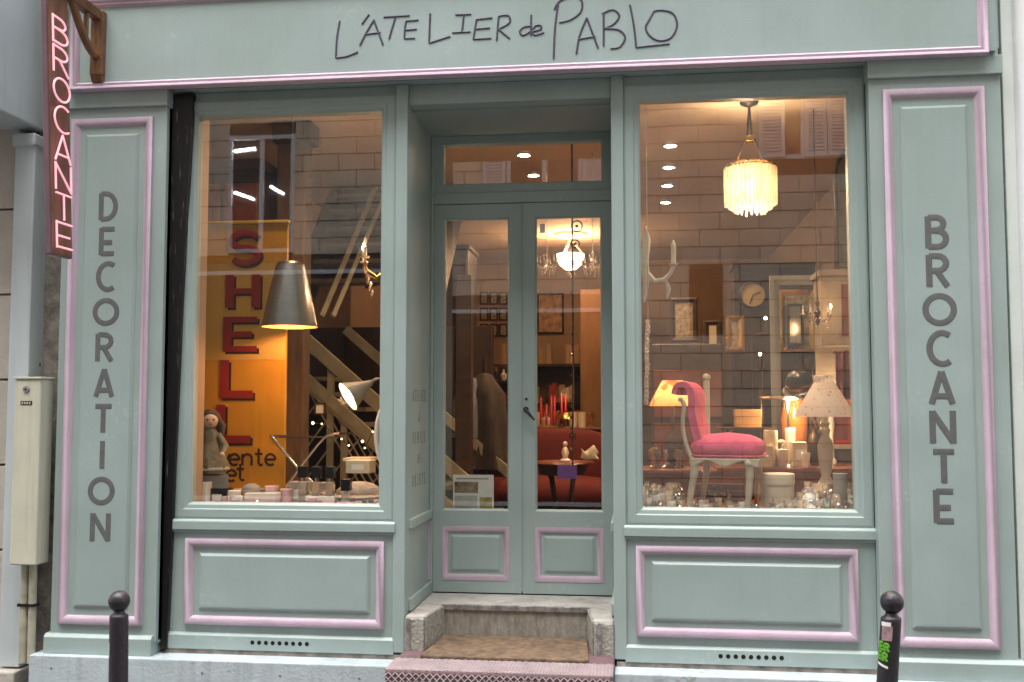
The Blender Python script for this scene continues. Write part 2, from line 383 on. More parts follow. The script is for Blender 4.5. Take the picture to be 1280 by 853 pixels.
for (x,z,l,t) in ((-4.72,5.2,.30,.1),(-4.72,4.55,.30,-.35),(-4.25,4.62,.22,-.5)):
    MB().cbox((x,OY+.005,z),l,.03,.035,ry=-t).build('fluorescent_tube', TUBEL, opp)

# ================================================================== SHOPFRONT
shop = thing('shopfront', (0,0,GZ), 'sage green painted shopfront with lilac mouldings, glazed door and two display windows', 'shopfront')
YP = -.08
# --- structural backing that no one can pass through
b = MB(); b.box(-2.49,-1.885,YP+.03,.30,.36,3.36); b.box(1.885,2.49,YP+.03,.30,.36,3.36); b.box(-2.49,2.49,-.06,.32,3.42,4.2)
b.build('backing_wall', GREEN, shop)
MOULD = lambda y, w=.05, d=.022: [(0,y+.004),(0,y-d*.75),(w*.18,y-d),(w*.55,y-d*.9),(w*.85,y-d*.35),(w,y+.004)]
def raised(x0,x1,z0,z1,y,t=.012): return MB().frame(x0,x1,z0,z1,[(.0,y+.004),(.0,y-.002),(.014,y-t),(.02,y-t)]).box(x0+.0195,x1-.0195,y-t-.0006,y+.003,z0+.0195,z1-.0195)

# --- stroke lettering
def arc(cx,cz,rx,rz,a0,a1,n=12): return [(cx+rx*math.cos(R(a0+(a1-a0)*i/n)), cz+rz*math.sin(R(a0+(a1-a0)*i/n))) for i in range(n+1)]
def ring(cx,cz,rx,rz,n=28): return [(cx+rx*math.cos(2*math.pi*i/n), cz+rz*math.sin(2*math.pi*i/n)) for i in range(n)]
GL = {  # width, strokes in a unit-high box (closed strokes marked by 'o')
 'D': (.58,[[(0,0),(0,1)],[(0,.97),(.18,.97)]+arc(.18,.5,.38,.47,90,-90)+[(0,.03)]]),
 'E': (.5,[[(0,0),(0,1)],[(0,.95),(.5,.95)],[(0,.46),(.42,.46)],[(0,.05),(.5,.05)]]),
 'C': (.66,[arc(.38,.5,.38,.48,55,305,18)]),
 'O': (.8,[('o',ring(.4,.5,.42,.42))]),
 'R': (.56,[[(0,0),(0,1)],[(0,.96),(.26,.96)]+arc(.26,.73,.25,.23,90,-90,8)+[(0,.5)],[(.22,.5),(.54,0)]]),
 'A': (.62,[[(0,0),(.31,1),(.62,0)],[(.10,.24),(.52,.24)]]),
 'T': (.62,[[(0,.95),(.62,.95)],[(.31,.95),(.31,0)]]),
 'I': (.1,[[(.05,0),(.05,1)]]),
 'N': (.6,[[(0,0),(0,1)],[(0,.97),(.6,.03)],[(.6,0),(.6,1)]]),
 'B': (.56,[[(0,0),(0,1)],[(0,.96),(.24,.96)]+arc(.24,.76,.22,.2,90,-90,8)+[(0,.54)],[(.2,.54),(.28,.54)]+arc(.28,.29,.25,.25,90,-90,8)+[(0,.04)]]),
 'S': (.52,[arc(.26,.74,.24,.23,20,270,12)+arc(.26,.26,.25,.25,90,-160,12)]),
 'L': (.46,[[(0,1),(0,.04),(.46,.04)]]),
 'V': (.6,[[(0,1),(.3,0),(.6,1)]]),
 'J': (.36,[[(.34,1),(.34,.2)]+arc(.18,.2,.16,.18,0,-160,6)]),
 '&': (.6,[[(.6,0),(.12,.7),(.2,.96),(.38,.96),(.42,.74),(.02,.34),(.05,.06),(.28,.0),(.58,.36)]]),
}
def letter_mb(ch, h, org, right, up, rad, out, depth=.0009, smaller=1):
    """strokes of a letter, centred on org"""
    wd, st = GL[ch]; m_ = MB(); right = Vector(right); up = Vector(up); org = Vector(org)
    P = lambda a,z: org + right*((a-wd/2)*h) + up*((z-.5)*h)
    for s in st:
        if s[0] == 'o': m_.tube([P(*q) for q in s[1]], rad, 8, (out, depth/rad), closed=True)
        else:
            for pts in ([s] if len(s) > 3 else [[s[i],s[i+1]] for i in range(len(s)-1)]):
                m_.tube([P(*q) for q in pts], rad, 8, (out, depth/rad))
    return m_

def pilaster(s, word, letters, xm):
    xs = lambda a,b: (min(s*a,s*b), max(s*a,s*b))
    xi = 1.885 if s < 0 else 1.848; mi, mo = (1.962,2.436) if s < 0 else (1.915,2.402)
    x0,x1 = xs(xi,2.485)
    p = MB().box(x0,x1,YP,.06,.37,3.30).build('pilaster', GREEN, shop, bevel=.004)
    a,b2 = xs(xi-.006,2.492); MB().box(a,b2,YP-.022,.06,3.276,3.372).build('cap', GREEN, p, bevel=.004)
    a,b2 = xs(xi+.012,2.505)
    MB().prismx([(YP-.03,.30),(YP-.03,.388),(YP-.012,.405),(.05,.405),(.05,.30)],a,b2).build('base', GREEN, p, bevel=.003)
    a,b2 = xs(mi,mo)
    MB().frame(a,b2,.455,3.217,MOULD(YP)).build('moulding', LILAC, p, smooth=True)
    raised(a+.082,b2-.082,.455+.088,3.217-.088,YP,.014).build('raised_panel', GREEN2, p)
    for ch_, z, h, rad in letters:
        letter_mb(ch_, h, (xm, YP-.0152, z), (1,0,0), (0,0,1), rad, (0,1,0)).build('letter', LETTER, p)
    return p
zs = [2.722-(2.722-.973)*i/9 for i in range(10)]
pilaster(-1, 'DECORATION', [(c,z,.150,.0145) for c,z in zip('DECORATION', zs)], -2.205)
zs = [2.487-(2.487-1.136)*i/7 for i in range(8)]
pilaster(1, 'BROCANTE', [(c,z,.160,.0155) for c,z in zip('BROCANTE', zs)], 2.160)

# --- fascia
fas = MB().box(-2.445,2.455,-.125,-.061,3.385,4.12).build('fascia', GREEN2, shop)
YF = -.125
MB().frame(-2.425,2.412,3.366,3.876,[(-.001,YF+.03),(-.001,YF-.024),(.003,YF-.030),(.013,YF-.026),(.021,YF-.014),(.025,YF-.014),(.032,YF-.018),(.043,YF-.006),(.046,YF+.004)]).build('moulding', LILAC, fas, smooth=True)
MB().box(-2.5,2.5,-.17,-.06,3.93,4.3).build('upper_band', GREEN, fas, bevel=.005)
MB().box(-1.86,1.86,-.06,.25,3.372,3.40).build('soffit_board', GREEN, shop)
MB().box(2.414,2.475,-.09,-.06,3.372,3.92).build('end_stile', GREEN, fas, bevel=.004)
SC = 1280/520.
def z3(pts): return [at(380+x/SC, y/SC, YF-.002) for x,y in pts]
def smooth_path(p, n=6):
    out = []
    for i in range(len(p)-1):
        a,b_,c,d = p[max(i-1,0)],p[i],p[i+1],p[min(i+2,len(p)-1)]
        for k in range(n):
            t = k/n; out.append(.5*((2*b_)+(c-a)*t+(2*a-5*b_+4*c-d)*t*t+(3*b_-a-3*c+d)*t**3))
    return out+[p[-1]]
hand = [
 ('l',[(110,65),(101,120),(98,178)],1),('l',[(98,178),(130,174),(166,160)],1),('l',[(200,45),(178,75)],0),
 ('l',[(172,140),(192,100),(215,62)],1),('l',[(215,62),(243,138)],0),('l',[(188,106),(236,100)],0),
 ('l',[(245,53),(325,48)],0),('l',[(282,52),(272,84),(262,120)],1),
 ('l',[(314,65),(310,90),(309,119)],1),('l',[(314,65),(352,62)],0),('l',[(310,93),(347,90)],0),('l',[(309,119),(341,118)],0),
 ('l',[(388,42),(385,133)],0),('l',[(385,133),(450,112)],0),
 ('l',[(466,46),(514,44)],0),('l',[(492,45),(486,100)],0),('l',[(456,101),(512,98)],0),
 ('l',[(531,60),(526,90),(521,121)],1),('l',[(531,60),(580,55)],0),('l',[(526,90),(572,86)],0),('l',[(521,121),(576,118)],0),
 ('l',[(599,50),(593,125)],0),('l',[(599,50),(628,48),(632,70),(598,90)],1),('l',[(598,90),(633,119)],0),
 ('l',[(698,80),(675,84),(664,98),(674,109),(698,96)],1),('l',[(699,46),(698,109)],0),
 ('l',[(704,97),(728,90),(728,79),(713,79),(703,95),(710,108),(739,100)],1),
 ('l',[(782,10),(772,90),(768,182)],1),('l',[(770,30),(785,5),(820,-8),(853,0),(852,35),(822,60),(785,70)],1),
 ('l',[(838,166),(848,110),(870,55)],1),('l',[(870,55),(905,148)],0),('l',[(846,121),(897,112)],0),
 ('l',[(922,40),(922,142)],0),('l',[(917,42),(950,30),(970,48),(955,72),(925,88)],1),('l',[(925,88),(968,92),(988,115),(972,144),(943,150)],1),
 ('l',[(1003,15),(1015,80),(1022,146)],1),('l',[(1022,146),(1125,135)],0),
 ('c',[(1076,35),(1130,38),(1148,75),(1130,115),(1092,125),(1060,106),(1052,75)],0)]
words = [range(0,24), range(24,27), range(27,len(hand))]
lidx = [[0,1,],[2],[3,4,5],[6,7],[8,9,10,11],[12,13],[14,15,16],[17,18,19,20],[21,22,23],[24,25],[26],[27,28],[29,30,31],[32,33,34],[35,36],[37]]
for grp in lidx:
    q = MB()
    for i in grp:
        k, p, sm = hand[i]; p = z3(p)
        if k == 'c': q.tube(smooth_path(p[-1:]+p+p[:1])[6:-6-1], .0052, 8, ((0,1,0),.5), closed=True)
        else: q.tube(smooth_path(p) if sm and len(p) > 2 else p, .0052, 8, ((0,1,0),.5))
    q.build('letter', WIRE, fas, smooth=True)

# --- window bays
def bay(s):
    xs = lambda a,b: (min(s*a,s*b), max(s*a,s*b))
    # door-side post
    a,b2 = xs(.547,.612); post = MB().box(a,b2,-.016,.09,.335,3.371).build('door_post', GREEN, shop, bevel=.006)
    # window frame: stiles and rails round the opening .70..1.747 x 1.072..3.223
    fr = MB().frame(*xs(.6125,1.835 if s < 0 else 1.846),1.016,3.322,[(0,.08),(0,0),(.012,-.004),(.050,-.004),(.056,.004),(.0745,.006),(.0865,.022),(.0865,.08)])
    wf = fr.build('window_frame', GREEN, shop)
    a,b2 = xs(.6985,1.749); MB().box(a-.006,b2+.006,.040,.046,1.09,3.225).build('pane', PANE, wf)
    a,b2 = xs(.60,1.85)
    MB().prismx([(-.026,.958),(-.026,1.004),(-.016,1.0155),(.08,1.0155),(.08,.958)],a,b2).build('sill', GREEN, shop, bevel=.004)
    a,b2 = xs(.6125,1.86); rs = MB().box(a,b2,0,.10,.335,.9575).build('stall_riser', GREEN, shop)
    a,b2 = xs(.604,1.862)
    MB().prismx([(-.018,.325),(-.018,.398),(-.004,.411),(.02,.411),(.02,.325)],a,b2).build('skirting', GREEN, rs, bevel=.002)
    MB().box(a,b2,-.017,.02,.945,.957).build('bed_moulding', GREEN, rs, bevel=.003)
    a,b2 = xs(.66,1.76)
    MB().frame(a,b2,.455,.911,MOULD(0,.048,.024)).build('moulding', LILAC, rs, smooth=True)
    raised(a+.078,b2-.078,.455+.078,.911-.078,0,.014).build('raised_panel', GREEN2, rs)
    for k in range(9):
        x = (-1.222 if s < 0 else 1.23) + (k-4)*.0375
        MB().lathe([(.0001,0),(.0105,0),(.0115,.0015),(.0115,.004)],(x,-.0195,.368),14,'y').build('vent_shade_disc', HOLE_SHADE, rs)  # black disc on the skirting, the dark of a hole put in as colour
    # header between frame and soffit
    a,b2 = xs(.613,1.86); MB().box(a,b2,.012,.12,3.3225,3.3715).build('header', GREEN, shop, bevel=.003)
    # shutter guide, black and scuffed
    if s < 0: MB().prism([(-1.878,.32),(-1.846,.32),(-1.80,2.2),(-1.762,3.36),(-1.878,3.36)],-.03,.02).build('shutter_guide', BLKSCR, shop)
    else: MB().prism([(1.848,.32),(1.868,.32),(1.868,3.36),(1.847,3.36)],-.01,.02).build('shutter_guide', BLKSCR, shop)
    # inner lining of the display window
    a,b2 = xs(1.75,1.80) if s < 0 else (1.83,1.86); MB().box(a,b2,.081,.17,1.0,3.30).build('window_lining', WALLI, shop)
bay(-1); bay(1)
# shared header over the entrance, recess soffit
MB().box(-.5465,.5465,.014,.12,3.262,3.3715).build('entrance_header', GREEN, shop, bevel=.003)
MB().box(-.60,.60,.121,.72,3.2525,3.36).build('recess_soffit', GREEN, shop)
# reveals
for s in (-1,1):
    xs = lambda a,b: (min(s*a,s*b), max(s*a,s*b))
    a,b2 = xs(.549,.60); rv = MB().box(a,b2,.091,.70,.51,3.252).build('reveal', GREEN2, shop)
    a,b2 = xs(.530,.552); MB().prismx([(.075,.965),(.075,1.018),(.64,1.018),(.64,.965)],a,b2).build('reveal_rail', GREEN, rv, bevel=.006)
    MB().prismx([(.075,.532),(.075,.60),(.64,.60),(.64,.532)],a,b2).build('reveal_skirting', GREEN, rv, bevel=.006)
    a,b2 = xs(.542,.552); MB().box(a,b2,.60,.635,.61,.955).build('moulding', LILAC, rv, bevel=.004)
    if s < 0:
        for k,(t,h) in enumerate((('ATELIER',.052),('&',.045),('VENTES',.052),('DE',.04),('OBJETS',.052))):
            n = len(t); z = 1.685-k*.118; wdt = .36 if n > 3 else .05*n
            for j,c in enumerate(t):
                y = .33 + (j-(n-1)/2)*wdt/max(n,1)
                letter_mb(c, h*1.25, (-.5485,y,z), (0,.62,0), (0,0,1), .005, (1,0,0), .0012).build('letter', LETTER2, rv)

# --- door
YD = .645
dframe = MB(); dframe.box(-.5485,-.530,YD-.02,YD+.06,.53,3.251); dframe.box(.530,.5485,YD-.02,YD+.06,.53,3.251)
dframe.box(-.5299,.5299,YD-.012,YD+.06,2.838,2.905)
df = dframe.build('door_frame', GREEN, shop, bevel=.004)
tr = MB().frame(-.5299,.5299,2.906,3.2515,[(0,YD+.05),(0,YD-.004),(.048,YD-.004),(.056,YD+.012),(.056,YD+.05)]).build('transom', GREEN, shop)
MB().box(-.48,.48,YD+.026,YD+.031,2.955,3.20).build('pane', PANE, tr)
for s in (-1,1):
    xs = lambda a,b: (min(s*a,s*b), max(s*a,s*b))
    a,b2 = xs(.003,.529)
    g0,g1 = xs(.077,.474)
    d = MB()
    d.box(a,g0,YD,YD+.045,.537,2.834); d.box(g1,b2,YD,YD+.045,.537,2.834)      # stiles
    d.box(g0,g1,YD,YD+.045,2.754,2.834); d.box(g0,g1,YD,YD+.045,.92,1.011); d.box(g0,g1,YD,YD+.045,.537,.606)
    d.box(g0,g1,YD+.012,YD+.04,.606,.92)
    leaf = d.build('door_leaf', GREEN, shop)
    MB().frame(g0,g1,1.011,2.754,[(0,YD+.003),(.010,YD+.014),(.010,YD+.04),(0,YD+.04)]).build('glazing_bead', GREEN, leaf)
    MB().box(g0+.004,g1-.004,YD+.022,YD+.027,1.015,2.75).build('pane', PANE, leaf)
    MB().frame(g0-.0,g1+.0,.606,.92,[(0,YD+.012),(0,YD-.003),(.012,YD-.005),(.028,YD+.002),(.034,YD+.012)]).build('moulding', LILAC, leaf, smooth=True)
    raised(g0+.05,g1-.05,.656,.87,YD+.012,.008).build('raised_panel', GREEN2, leaf)
    if s > 0:
        h = MB(); c = at(657.5,512,YD); h.lathe([(.0001,-.004),(.016,-.004),(.016,.004)],(c.x,YD-.002,c.z),12,'y')
        h.tube([(c.x,YD-.002,c.z),(c.x,YD-.04,c.z),(c.x+.02,YD-.052,c.z-.022),(c.x+.055,YD-.05,c.z-.062)],[.008,.008,.009,.006],8)
        c2 = at(658,499,YD); h.lathe([(.0001,-.003),(.008,-.003),(.008,.004)],(c2.x,YD-.002,c2.z),10,'y')
        h.build('handle', BLKP, leaf, smooth=True)
        c = at(678,286,YD+.02); MB().box(c.x-.016,c.x+.016,YD+.0205,YD+.0215,c.z-.028,c.z+.028).build('sticker', PAPER, leaf)
        MB().box(-.004,.004,YD-.008,YD,.55,2.83).build('cover_strip', GREEN, leaf, bevel=.003)
MB().box(-.53,.53,YD+.002,YD+.05,.528,.5365).build('door_gap_shade', HOLE_SHADE, shop)  # black strip painting the shade of the gap below the leaves

# --- plinth and steps
for s in (-1,1):
    xs = lambda a,b: (min(s*a,s*b), max(s*a,s*b))
    a,b2 = xs(.55,2.56); pl = MB().box(a,b2,-.15,.2,GZ-.1,.300)
    pb = pl.build('plinth', PLINTH, shop, bevel=.006)
    for k in range(5):
        x = s*(.75+k*.42); MB().lathe([(.0001,0),(.006,0),(.007,.002)],(x,-.1525,.235),8,'y').build('screw', STEEL, pb)
    a,b2 = xs(.56,1.86); MB().box(a,b2,-.012,.1,.3005,.3245).build('gap_board', DIRTY, shop)
th = MB()
th.prismz([(-.548,.32),(.548,.32),(.548,.70),(-.548,.70)],.335,.529)
th.prismz([(-.546,-.01),(-.44,-.01),(-.40,.319),(-.546,.319)],.335,.528)
th.prismz([(.44,-.01),(.546,-.01),(.546,.319),(.40,.319)],.335,.528)
ths = th.build('threshold', STONE, shop, bevel=.012)
MB().box(-.405,.405,.312,.3195,.356,.5).build('step_riser', RISER, ths)
MB().box(-.412,.412,.300,.3192,.500,.5325).build('nosing', STEEL, ths, bevel=.004)
MB().prismz([(-.4385,-.012),(-.434,-.012),(-.3935,.318),(-.3995,.318)],.356,.522).build('cheek', CONC, ths)
MB().prismz([(.434,-.012),(.4385,-.012),(.3995,.318),(.3935,.318)],.356,.522).build('cheek', CONC, ths)
MB().box(-.545,-.442,-.022,-.0105,.345,.515).build('cheek_end', CONC, ths, bevel=.004)
MB().box(.442,.545,-.022,-.0105,.345,.515).build('cheek_end', CONC, ths, bevel=.004)
for x in (-.535,.462): MB().box(x,x+.022,-.032,-.0225,.35,.52).build('corner_iron', STEEL, ths, bevel=.003)
st = MB().box(-.549,.549,-.42,.34,.0,.352).build('front_step', TREAD, shop, bevel=.01)
lat = MB(); pit = .034
def lattice(o, u_, v_, W, H, t=.0045):
    for sgn in (1,-1):
        k = -int(H/pit)-1
        while k*pit < W+H:
            p0 = k*pit
            a0 = max(0,p0) if sgn > 0 else max(0,p0-H); a1 = min(W,p0+H) if sgn > 0 else min(W,p0)
            if a1 > a0+.002:
                f = (lambda a: a-p0) if sgn > 0 else (lambda a: p0-a)
                lat.tube([o+u_*a0+v_*f(a0), o+u_*a1+v_*f(a1)], t, 4)
            k += 1
lattice(Vector((-.548,-.415,.353)), Vector((1,0,0)), Vector((0,1,0)), 1.096, .22)
lattice(Vector((-.548,-.421,.12)), Vector((1,0,0)), Vector((0,0,1)), 1.096, .22, .0035)
LATM = mat('tread_ridges', (.36,.29,.30), .5, .15, 12, metal=.2)
tag(lat.build('tread_ridges', LATM, st), kind='stuff')
dm = MB(); dm.prismz([(-.425,-.19),(.425,-.19),(.395,.29),(-.395,.29)],0,.016)
tag(dm.build('door_mat', COIR, bevel=.004, loc=(0,0,.3535)), 'flat brown coir mat in the notch of the doorstep', 'door mat')

# ================================================================== NEIGHBOURS
nb = thing('neighbour_building', (-3.2,0,GZ), 'pale stone and blue grey neighbouring front left of the utility box', 'building')
MB().box(-6,-2.815,.03,.4,0,3.3).build('wall_core', DIRTY, nb)
zz = [at(8,262+106.5*k,0).z for k in range(-2,6)]
for i in range(len(zz)-1):
    MB().box(-3.9,-2.805,.0,.05,zz[i+1]+.006,zz[i]-.006).build('stone_panel', LIME, nb, bevel=.004)
MB().box(-2.812,-2.690,-.03,.30,.2,3.16).build('corner_strip', BLUEG, nb, bevel=.006)
MB().box(-2.822,-2.682,-.05,.30,3.09,3.165).build('strip_cap', BLUEG, nb, bevel=.012)
MB().box(-6,-2.690,-.55,.30,3.20,4.6).build('neighbour_fascia', BLUEG, nb, bevel=.01)
MB().box(-2.689,-2.486,.10,.4,0,4.6).build('party_wall', DIRTY, nb)
MB().box(-4,-2.68,-.09,.3,GZ-.05,.19).build('base_course', LIME, nb, bevel=.01)
q = [at(47+random.uniform(-3,3),y,.08) for y in range(150,480,22)]
MB().tube(q, .008, 6).build('cable', BLACK, nb, smooth=True)
for (y) in (232,300): 
    c = at(49,y,.08); MB().cbox(c,.02,.02,.03).build('cable_clip', DIRTY, nb)

nr = thing('neighbour_pilaster', (2.7,0,GZ), 'white painted pilaster of the next building at the right edge', 'pilaster')
MB().box(2.512,2.58,-.03,.3,.10,4.6).build('side_strip', mat('mint_white_paint', (.74,.80,.78), .5, .05, 4, .15, 60, streak=.15), nb if False else nr, bevel=.004)
MB().lathe([(.05,.57),(.05,4.6)],(2.615,-.035,0),20).build('round_shaft', WHITE, nr, smooth=True)
MB().box(2.54,2.80,-.07,.3,.10,.57).build('base_block', WHITE, nr, bevel=.01)
MB().box(2.652,3.6,.0,.3,.10,4.6).build('wall_face', mat('lilac_white_render', (.66,.63,.68), .8, .06, 4, .3, 60), nr)

# ================================================================== NEON SIGN ON ITS BRACKET
XB = -2.262
SGT = lambda mb: setattr(mb,'v',[(x,y-.085*(z-2.4),z) for x,y,z in mb.v]) or mb
sg = thing('hanging_sign', (XB,-.42,2.4), 'narrow wooden hanging sign with pink neon lettering on a scrolled wooden bracket', 'sign')
SGT(MB().box(XB-.034,XB-.004,-.535,-.338,2.395,3.74)).build('board_frame', SIGNE, sg, bevel=.004)
SGT(MB().box(XB-.004,XB,-.529,-.344,2.402,3.735)).build('board', SIGNW, sg, bevel=.001)
br = MB()
br.box(XB-.035,XB+.035,-.17,-.1262,3.44,3.80)
br.prismx([(-.17,3.44),(-.126,3.44),(-.126,3.41),(-.15,3.40)],XB-.032,XB+.032)
br.box(XB-.026,XB+.026,-.64,-.171,3.745,3.80)
br.box(XB-.012,XB+.012,-.285,-.265,3.62,3.744)
pts = [(XB,-.165+(-.26)*t, 3.545+.215*(1-math.cos(t*math.pi/2))+ .0) for t in [i/12 for i in range(13)]]
br.tube(pts, .024, 8, ((1,0,0),.9))
br.build('bracket', OAK, sg, bevel=.004)
N = 'BROCANTE'; zt, zb = 3.615, 2.425; pitch = (zt-zb)/8
for i,c in enumerate(N):
    zc = zt-pitch*(i+.5)
    wd = GL[c][0]; hh = pitch*.93
    rx = .140/(max(wd,.5)*hh)
    SGT(letter_mb(c, hh, (XB+.013,-.436,zc), (0,rx,0), (0,0,1), .0056, (1,0,0), .0056)).build('neon_letter', NEON, sg, smooth=True)

# ================================================================== UTILITY BOX
x0 = at(15,590,-.16).x; x1 = at(48,590,-.16).x; z1 = at(40,474,-.16).z; z0 = at(30,707,-.16).z
ub = thing('utility_box', ((x0+x1)/2,-.1,z0), 'tall cream metal utility box with two cable pipes beside the left pilaster', 'utility box')
MB().box(x0,x1,-.16,-.035,z0,z1).build('housing', CREAM, ub, bevel=.008)
MB().box(x0-.006,x1+.006,-.168,-.034,z1,z1+.012).build('lid', CREAM, ub, bevel=.003)
c = at(33,487,-.16); MB().lathe([(.0001,-.005),(.018,-.004),(.02,.002)],(c.x,-.163,c.z),16,'y').build('lock', STEEL, ub, smooth=True)
MB().lathe([(.0001,-.002),(.006,-.002)],(c.x,-.1665,c.z),10,'y').build('keyhole_shade_disc', HOLE_SHADE, ub)  # black disc painting the dark inside of a keyhole
c = at(33,504,-.16); MB().box(c.x-.033,c.x+.033,-.1618,-.1602,c.z-.011,c.z+.011).build('name_plate', BLKP, ub)
for k in range(4): MB().box(c.x-.026+k*.014,c.x-.018+k*.014,-.1626,-.1619,c.z-.006,c.z+.006).build('plate_mark', CREAM, ub)
for dx in (.035,.082):
    xx = x0+dx+.02; zb = .245
    MB().tube([(xx,-.10,z0+.01),(xx+.004,-.10,zb)], .021, 12).build('pipe', mat('dirty_cream_pipe',(.40,.38,.29),.6,.25,14,streak=.5), ub, smooth=True)
MB().box(x0+.03,x0+.13,-.125,-.075,(z0+.2)/2-.0+.06,(z0+.2)/2+.075).build('pipe_clip', BLKP, ub)

# ================================================================== BOLLARDS
def bollard(u, v, ub_, YB, label, sticker):
    c = at(u,v,YB); k = px(YB)
    lean = (at(ub_,853,YB).x - c.x)/(c.z-at(ub_,853,YB).z)
    r = 11.8*k; R_ = 13.6*k
    b = thing('bollard', (c.x+lean*(c.z-GZ),YB,GZ), label, 'bollard', 'ball topped street bollards')
    H = c.z-GZ
    f = lambda z: -lean*z
    p = MB().lathe([(r*1.06,0),(r*1.04,H*.45),(r,H-R_*1.7),(r,H-R_*1.42),(r*.96,H-R_*1.32),(r*.62,H-R_*1.12),(r*.55,H-R_*.9)],(0,0,0),28)
    p.v = [(x+f(z),y,z) for x,y,z in p.v]; p.build('post', IRON, b, smooth=True, local=True)
    p = MB().ball((f(H),0,H),R_,28); p.build('ball', IRON, b, smooth=True, local=True)
    def patch(a0,a1,z0,z1,m_,name,skew=0,rr=1.012):
        n = 8; q = MB(); vs = []
        for i in range(n+1):
            a = R(a0+(a1-a0)*i/n)
            for z in (z0+skew*i/n, z1+skew*i/n): vs.append((math.cos(a)*r*1.03*rr+f(z), math.sin(a)*r*1.03*rr, z))
        q.add(vs, [(2*i,2*i+2,2*i+3,2*i+1) for i in range(n)]); return q.build(name, m_, b, smooth=True, local=True)
    if sticker:
        zpx = lambda v_: at(1112,v_,YB).z-GZ
        patch(195,262,zpx(826),zpx(798),STICKD,'sticker',-.01)
        patch(200,258,zpx(781),zpx(776),PAPER,'sticker')
        patch(208,268,zpx(799),zpx(781),mat('worn_pink_sticker',(.34,.22,.23),.6,.4,40),'sticker')
        patch(190,255,zpx(829),zpx(826),PAPER,'sticker',-.012)
        # bright green letters ER over ER
        for row,zc in ((0,zpx(806)),(1,zpx(818))):
            for j,ch in enumerate('ER'):
                a = R(212+j*30+(-6 if row else 0)); rr = r*1.055
                letter_mb(ch, .025, (math.cos(a)*rr+f(zc), math.sin(a)*rr, zc-.004*j), (-math.sin(a),math.cos(a),0), (0,0,1), .0042, (math.cos(a),math.sin(a),0), .0009).build('sticker_letter', STICKG, b, local=True)
    else:
        zpx = lambda v_: at(149,v_,YB).z-GZ
        patch(186,232,zpx(822),zpx(802),mat('pale_sticker',(.45,.52,.42),.6,.3,40),'sticker')
    return b
bollard(149,751.5,148,-1.75,'dark ball topped iron bollard with a pale scrap of sticker, in front of left pilaster',False)
bollard(1115,753,1109,-1.85,'dark ball topped iron bollard with green sticker, in front of right pilaster',True)

# ================================================================== SHOP INTERIOR: SHELL
FZ = .53; CZ = 3.62; YB_ = 8.6
struct(MB().box(-2.6,2.6,.702,YB_,FZ-.1,FZ-.003).build('shop_floor', FLOORI))
struct(MB().box(-2.6,2.6,.33,YB_,CZ,CZ+.1).build('shop_ceiling', CEILI))
struct(MB().box(-2.6,-2.45,.31,YB_,FZ,CZ-.002).build('shop_wall_left', WALLI))
struct(MB().box(2.45,2.6,.31,YB_,FZ,CZ-.002).build('shop_wall_right', WALLI))
struct(MB().box(-2.6,2.6,YB_+.001,YB_+.1,FZ,CZ).build('shop_wall_back', WALLI))
def lamp(loc, W, r=.03, c=(1,.60,.30)):
    l = bpy.data.lights.new('lamp_light','POINT'); l.energy = W*.98; l.shadow_soft_size = r; l.color = c
    o = bpy.data.objects.new('lamp_light', l); col.objects.link(o); o.location = loc; return o
WARM = (1,.56,.27)
# window platforms
for s,nm,mt in ((-1,'left',mat('cream_display_cloth',(.60,.53,.47),.9,.12,12,.3,60)),(1,'right',REDW)):
    a,b2 = (min(s*.61,s*2.44), max(s*.61,s*2.44))
    p = thing('display_platform', (s*1.5,.5,FZ), 'low boxed platform carrying the %s window display' % nm, 'platform')
    MB().box(a,b2,.105,1.15,FZ,1.015).build('carcass', DARKW, p)
    MB().box(a,b2,.102,1.17,1.0155,1.05).build('top_board', mt, p, bevel=.004)
PZ = 1.0505
# ceiling spots: a row over the right side, a row over the middle
SPY = [2.35,3.05,3.75,4.5]
def spot(x,y,label,grp,W):
    t = thing('ceiling_spot', (x,y,CZ-.03), label, 'ceiling spot', grp)
    MB().lathe([(.028,.012),(.045,.012),(.05,.0),(.05,.028)],(0,0,0),18).build('ring', WHITE, t, local=True, smooth=True)
    MB().lathe([(.0001,-.004),(.026,-.004),(.030,.006)],(0,0,.002),16).build('lens', SPOT, t, local=True)
    l = bpy.data.lights.new('spot_light','SPOT'); l.energy = W*1.8; l.spot_size = R(150); l.spot_blend = 1; l.shadow_soft_size = .04; l.color = (1,.60,.32)
    o = bpy.data.objects.new('spot_light', l); col.objects.link(o); o.location = (x,y,CZ-.06)
nth = ['nearest','second','third','farthest']
for i,v in enumerate((180,209,232,253)):
    y = SPY[i]; spot(at(838-2*i,v,y).x, y, '%s lit ceiling spot of the row seen in the right window' % nth[i], 'ceiling spots in the right window', 17)
for i,(u,v) in enumerate(((655,186),(667,213))):
    y = (2.5,3.2)[i]; spot(at(u,v,y).x, y, '%s lit ceiling spot seen through the transom' % ('nearer','farther')[i], 'ceiling spots through the transom', 15)

for x,y,l in ((-1.25,.62,'added unseen ceiling spot brightening the left window display'),(1.2,.62,'added unseen ceiling spot brightening the right window display')):
    spot(x,y,l,'added unseen spots over the displays',13 if x < 0 else 20)  # extra lights out of view behind the header, added to brighten the goods

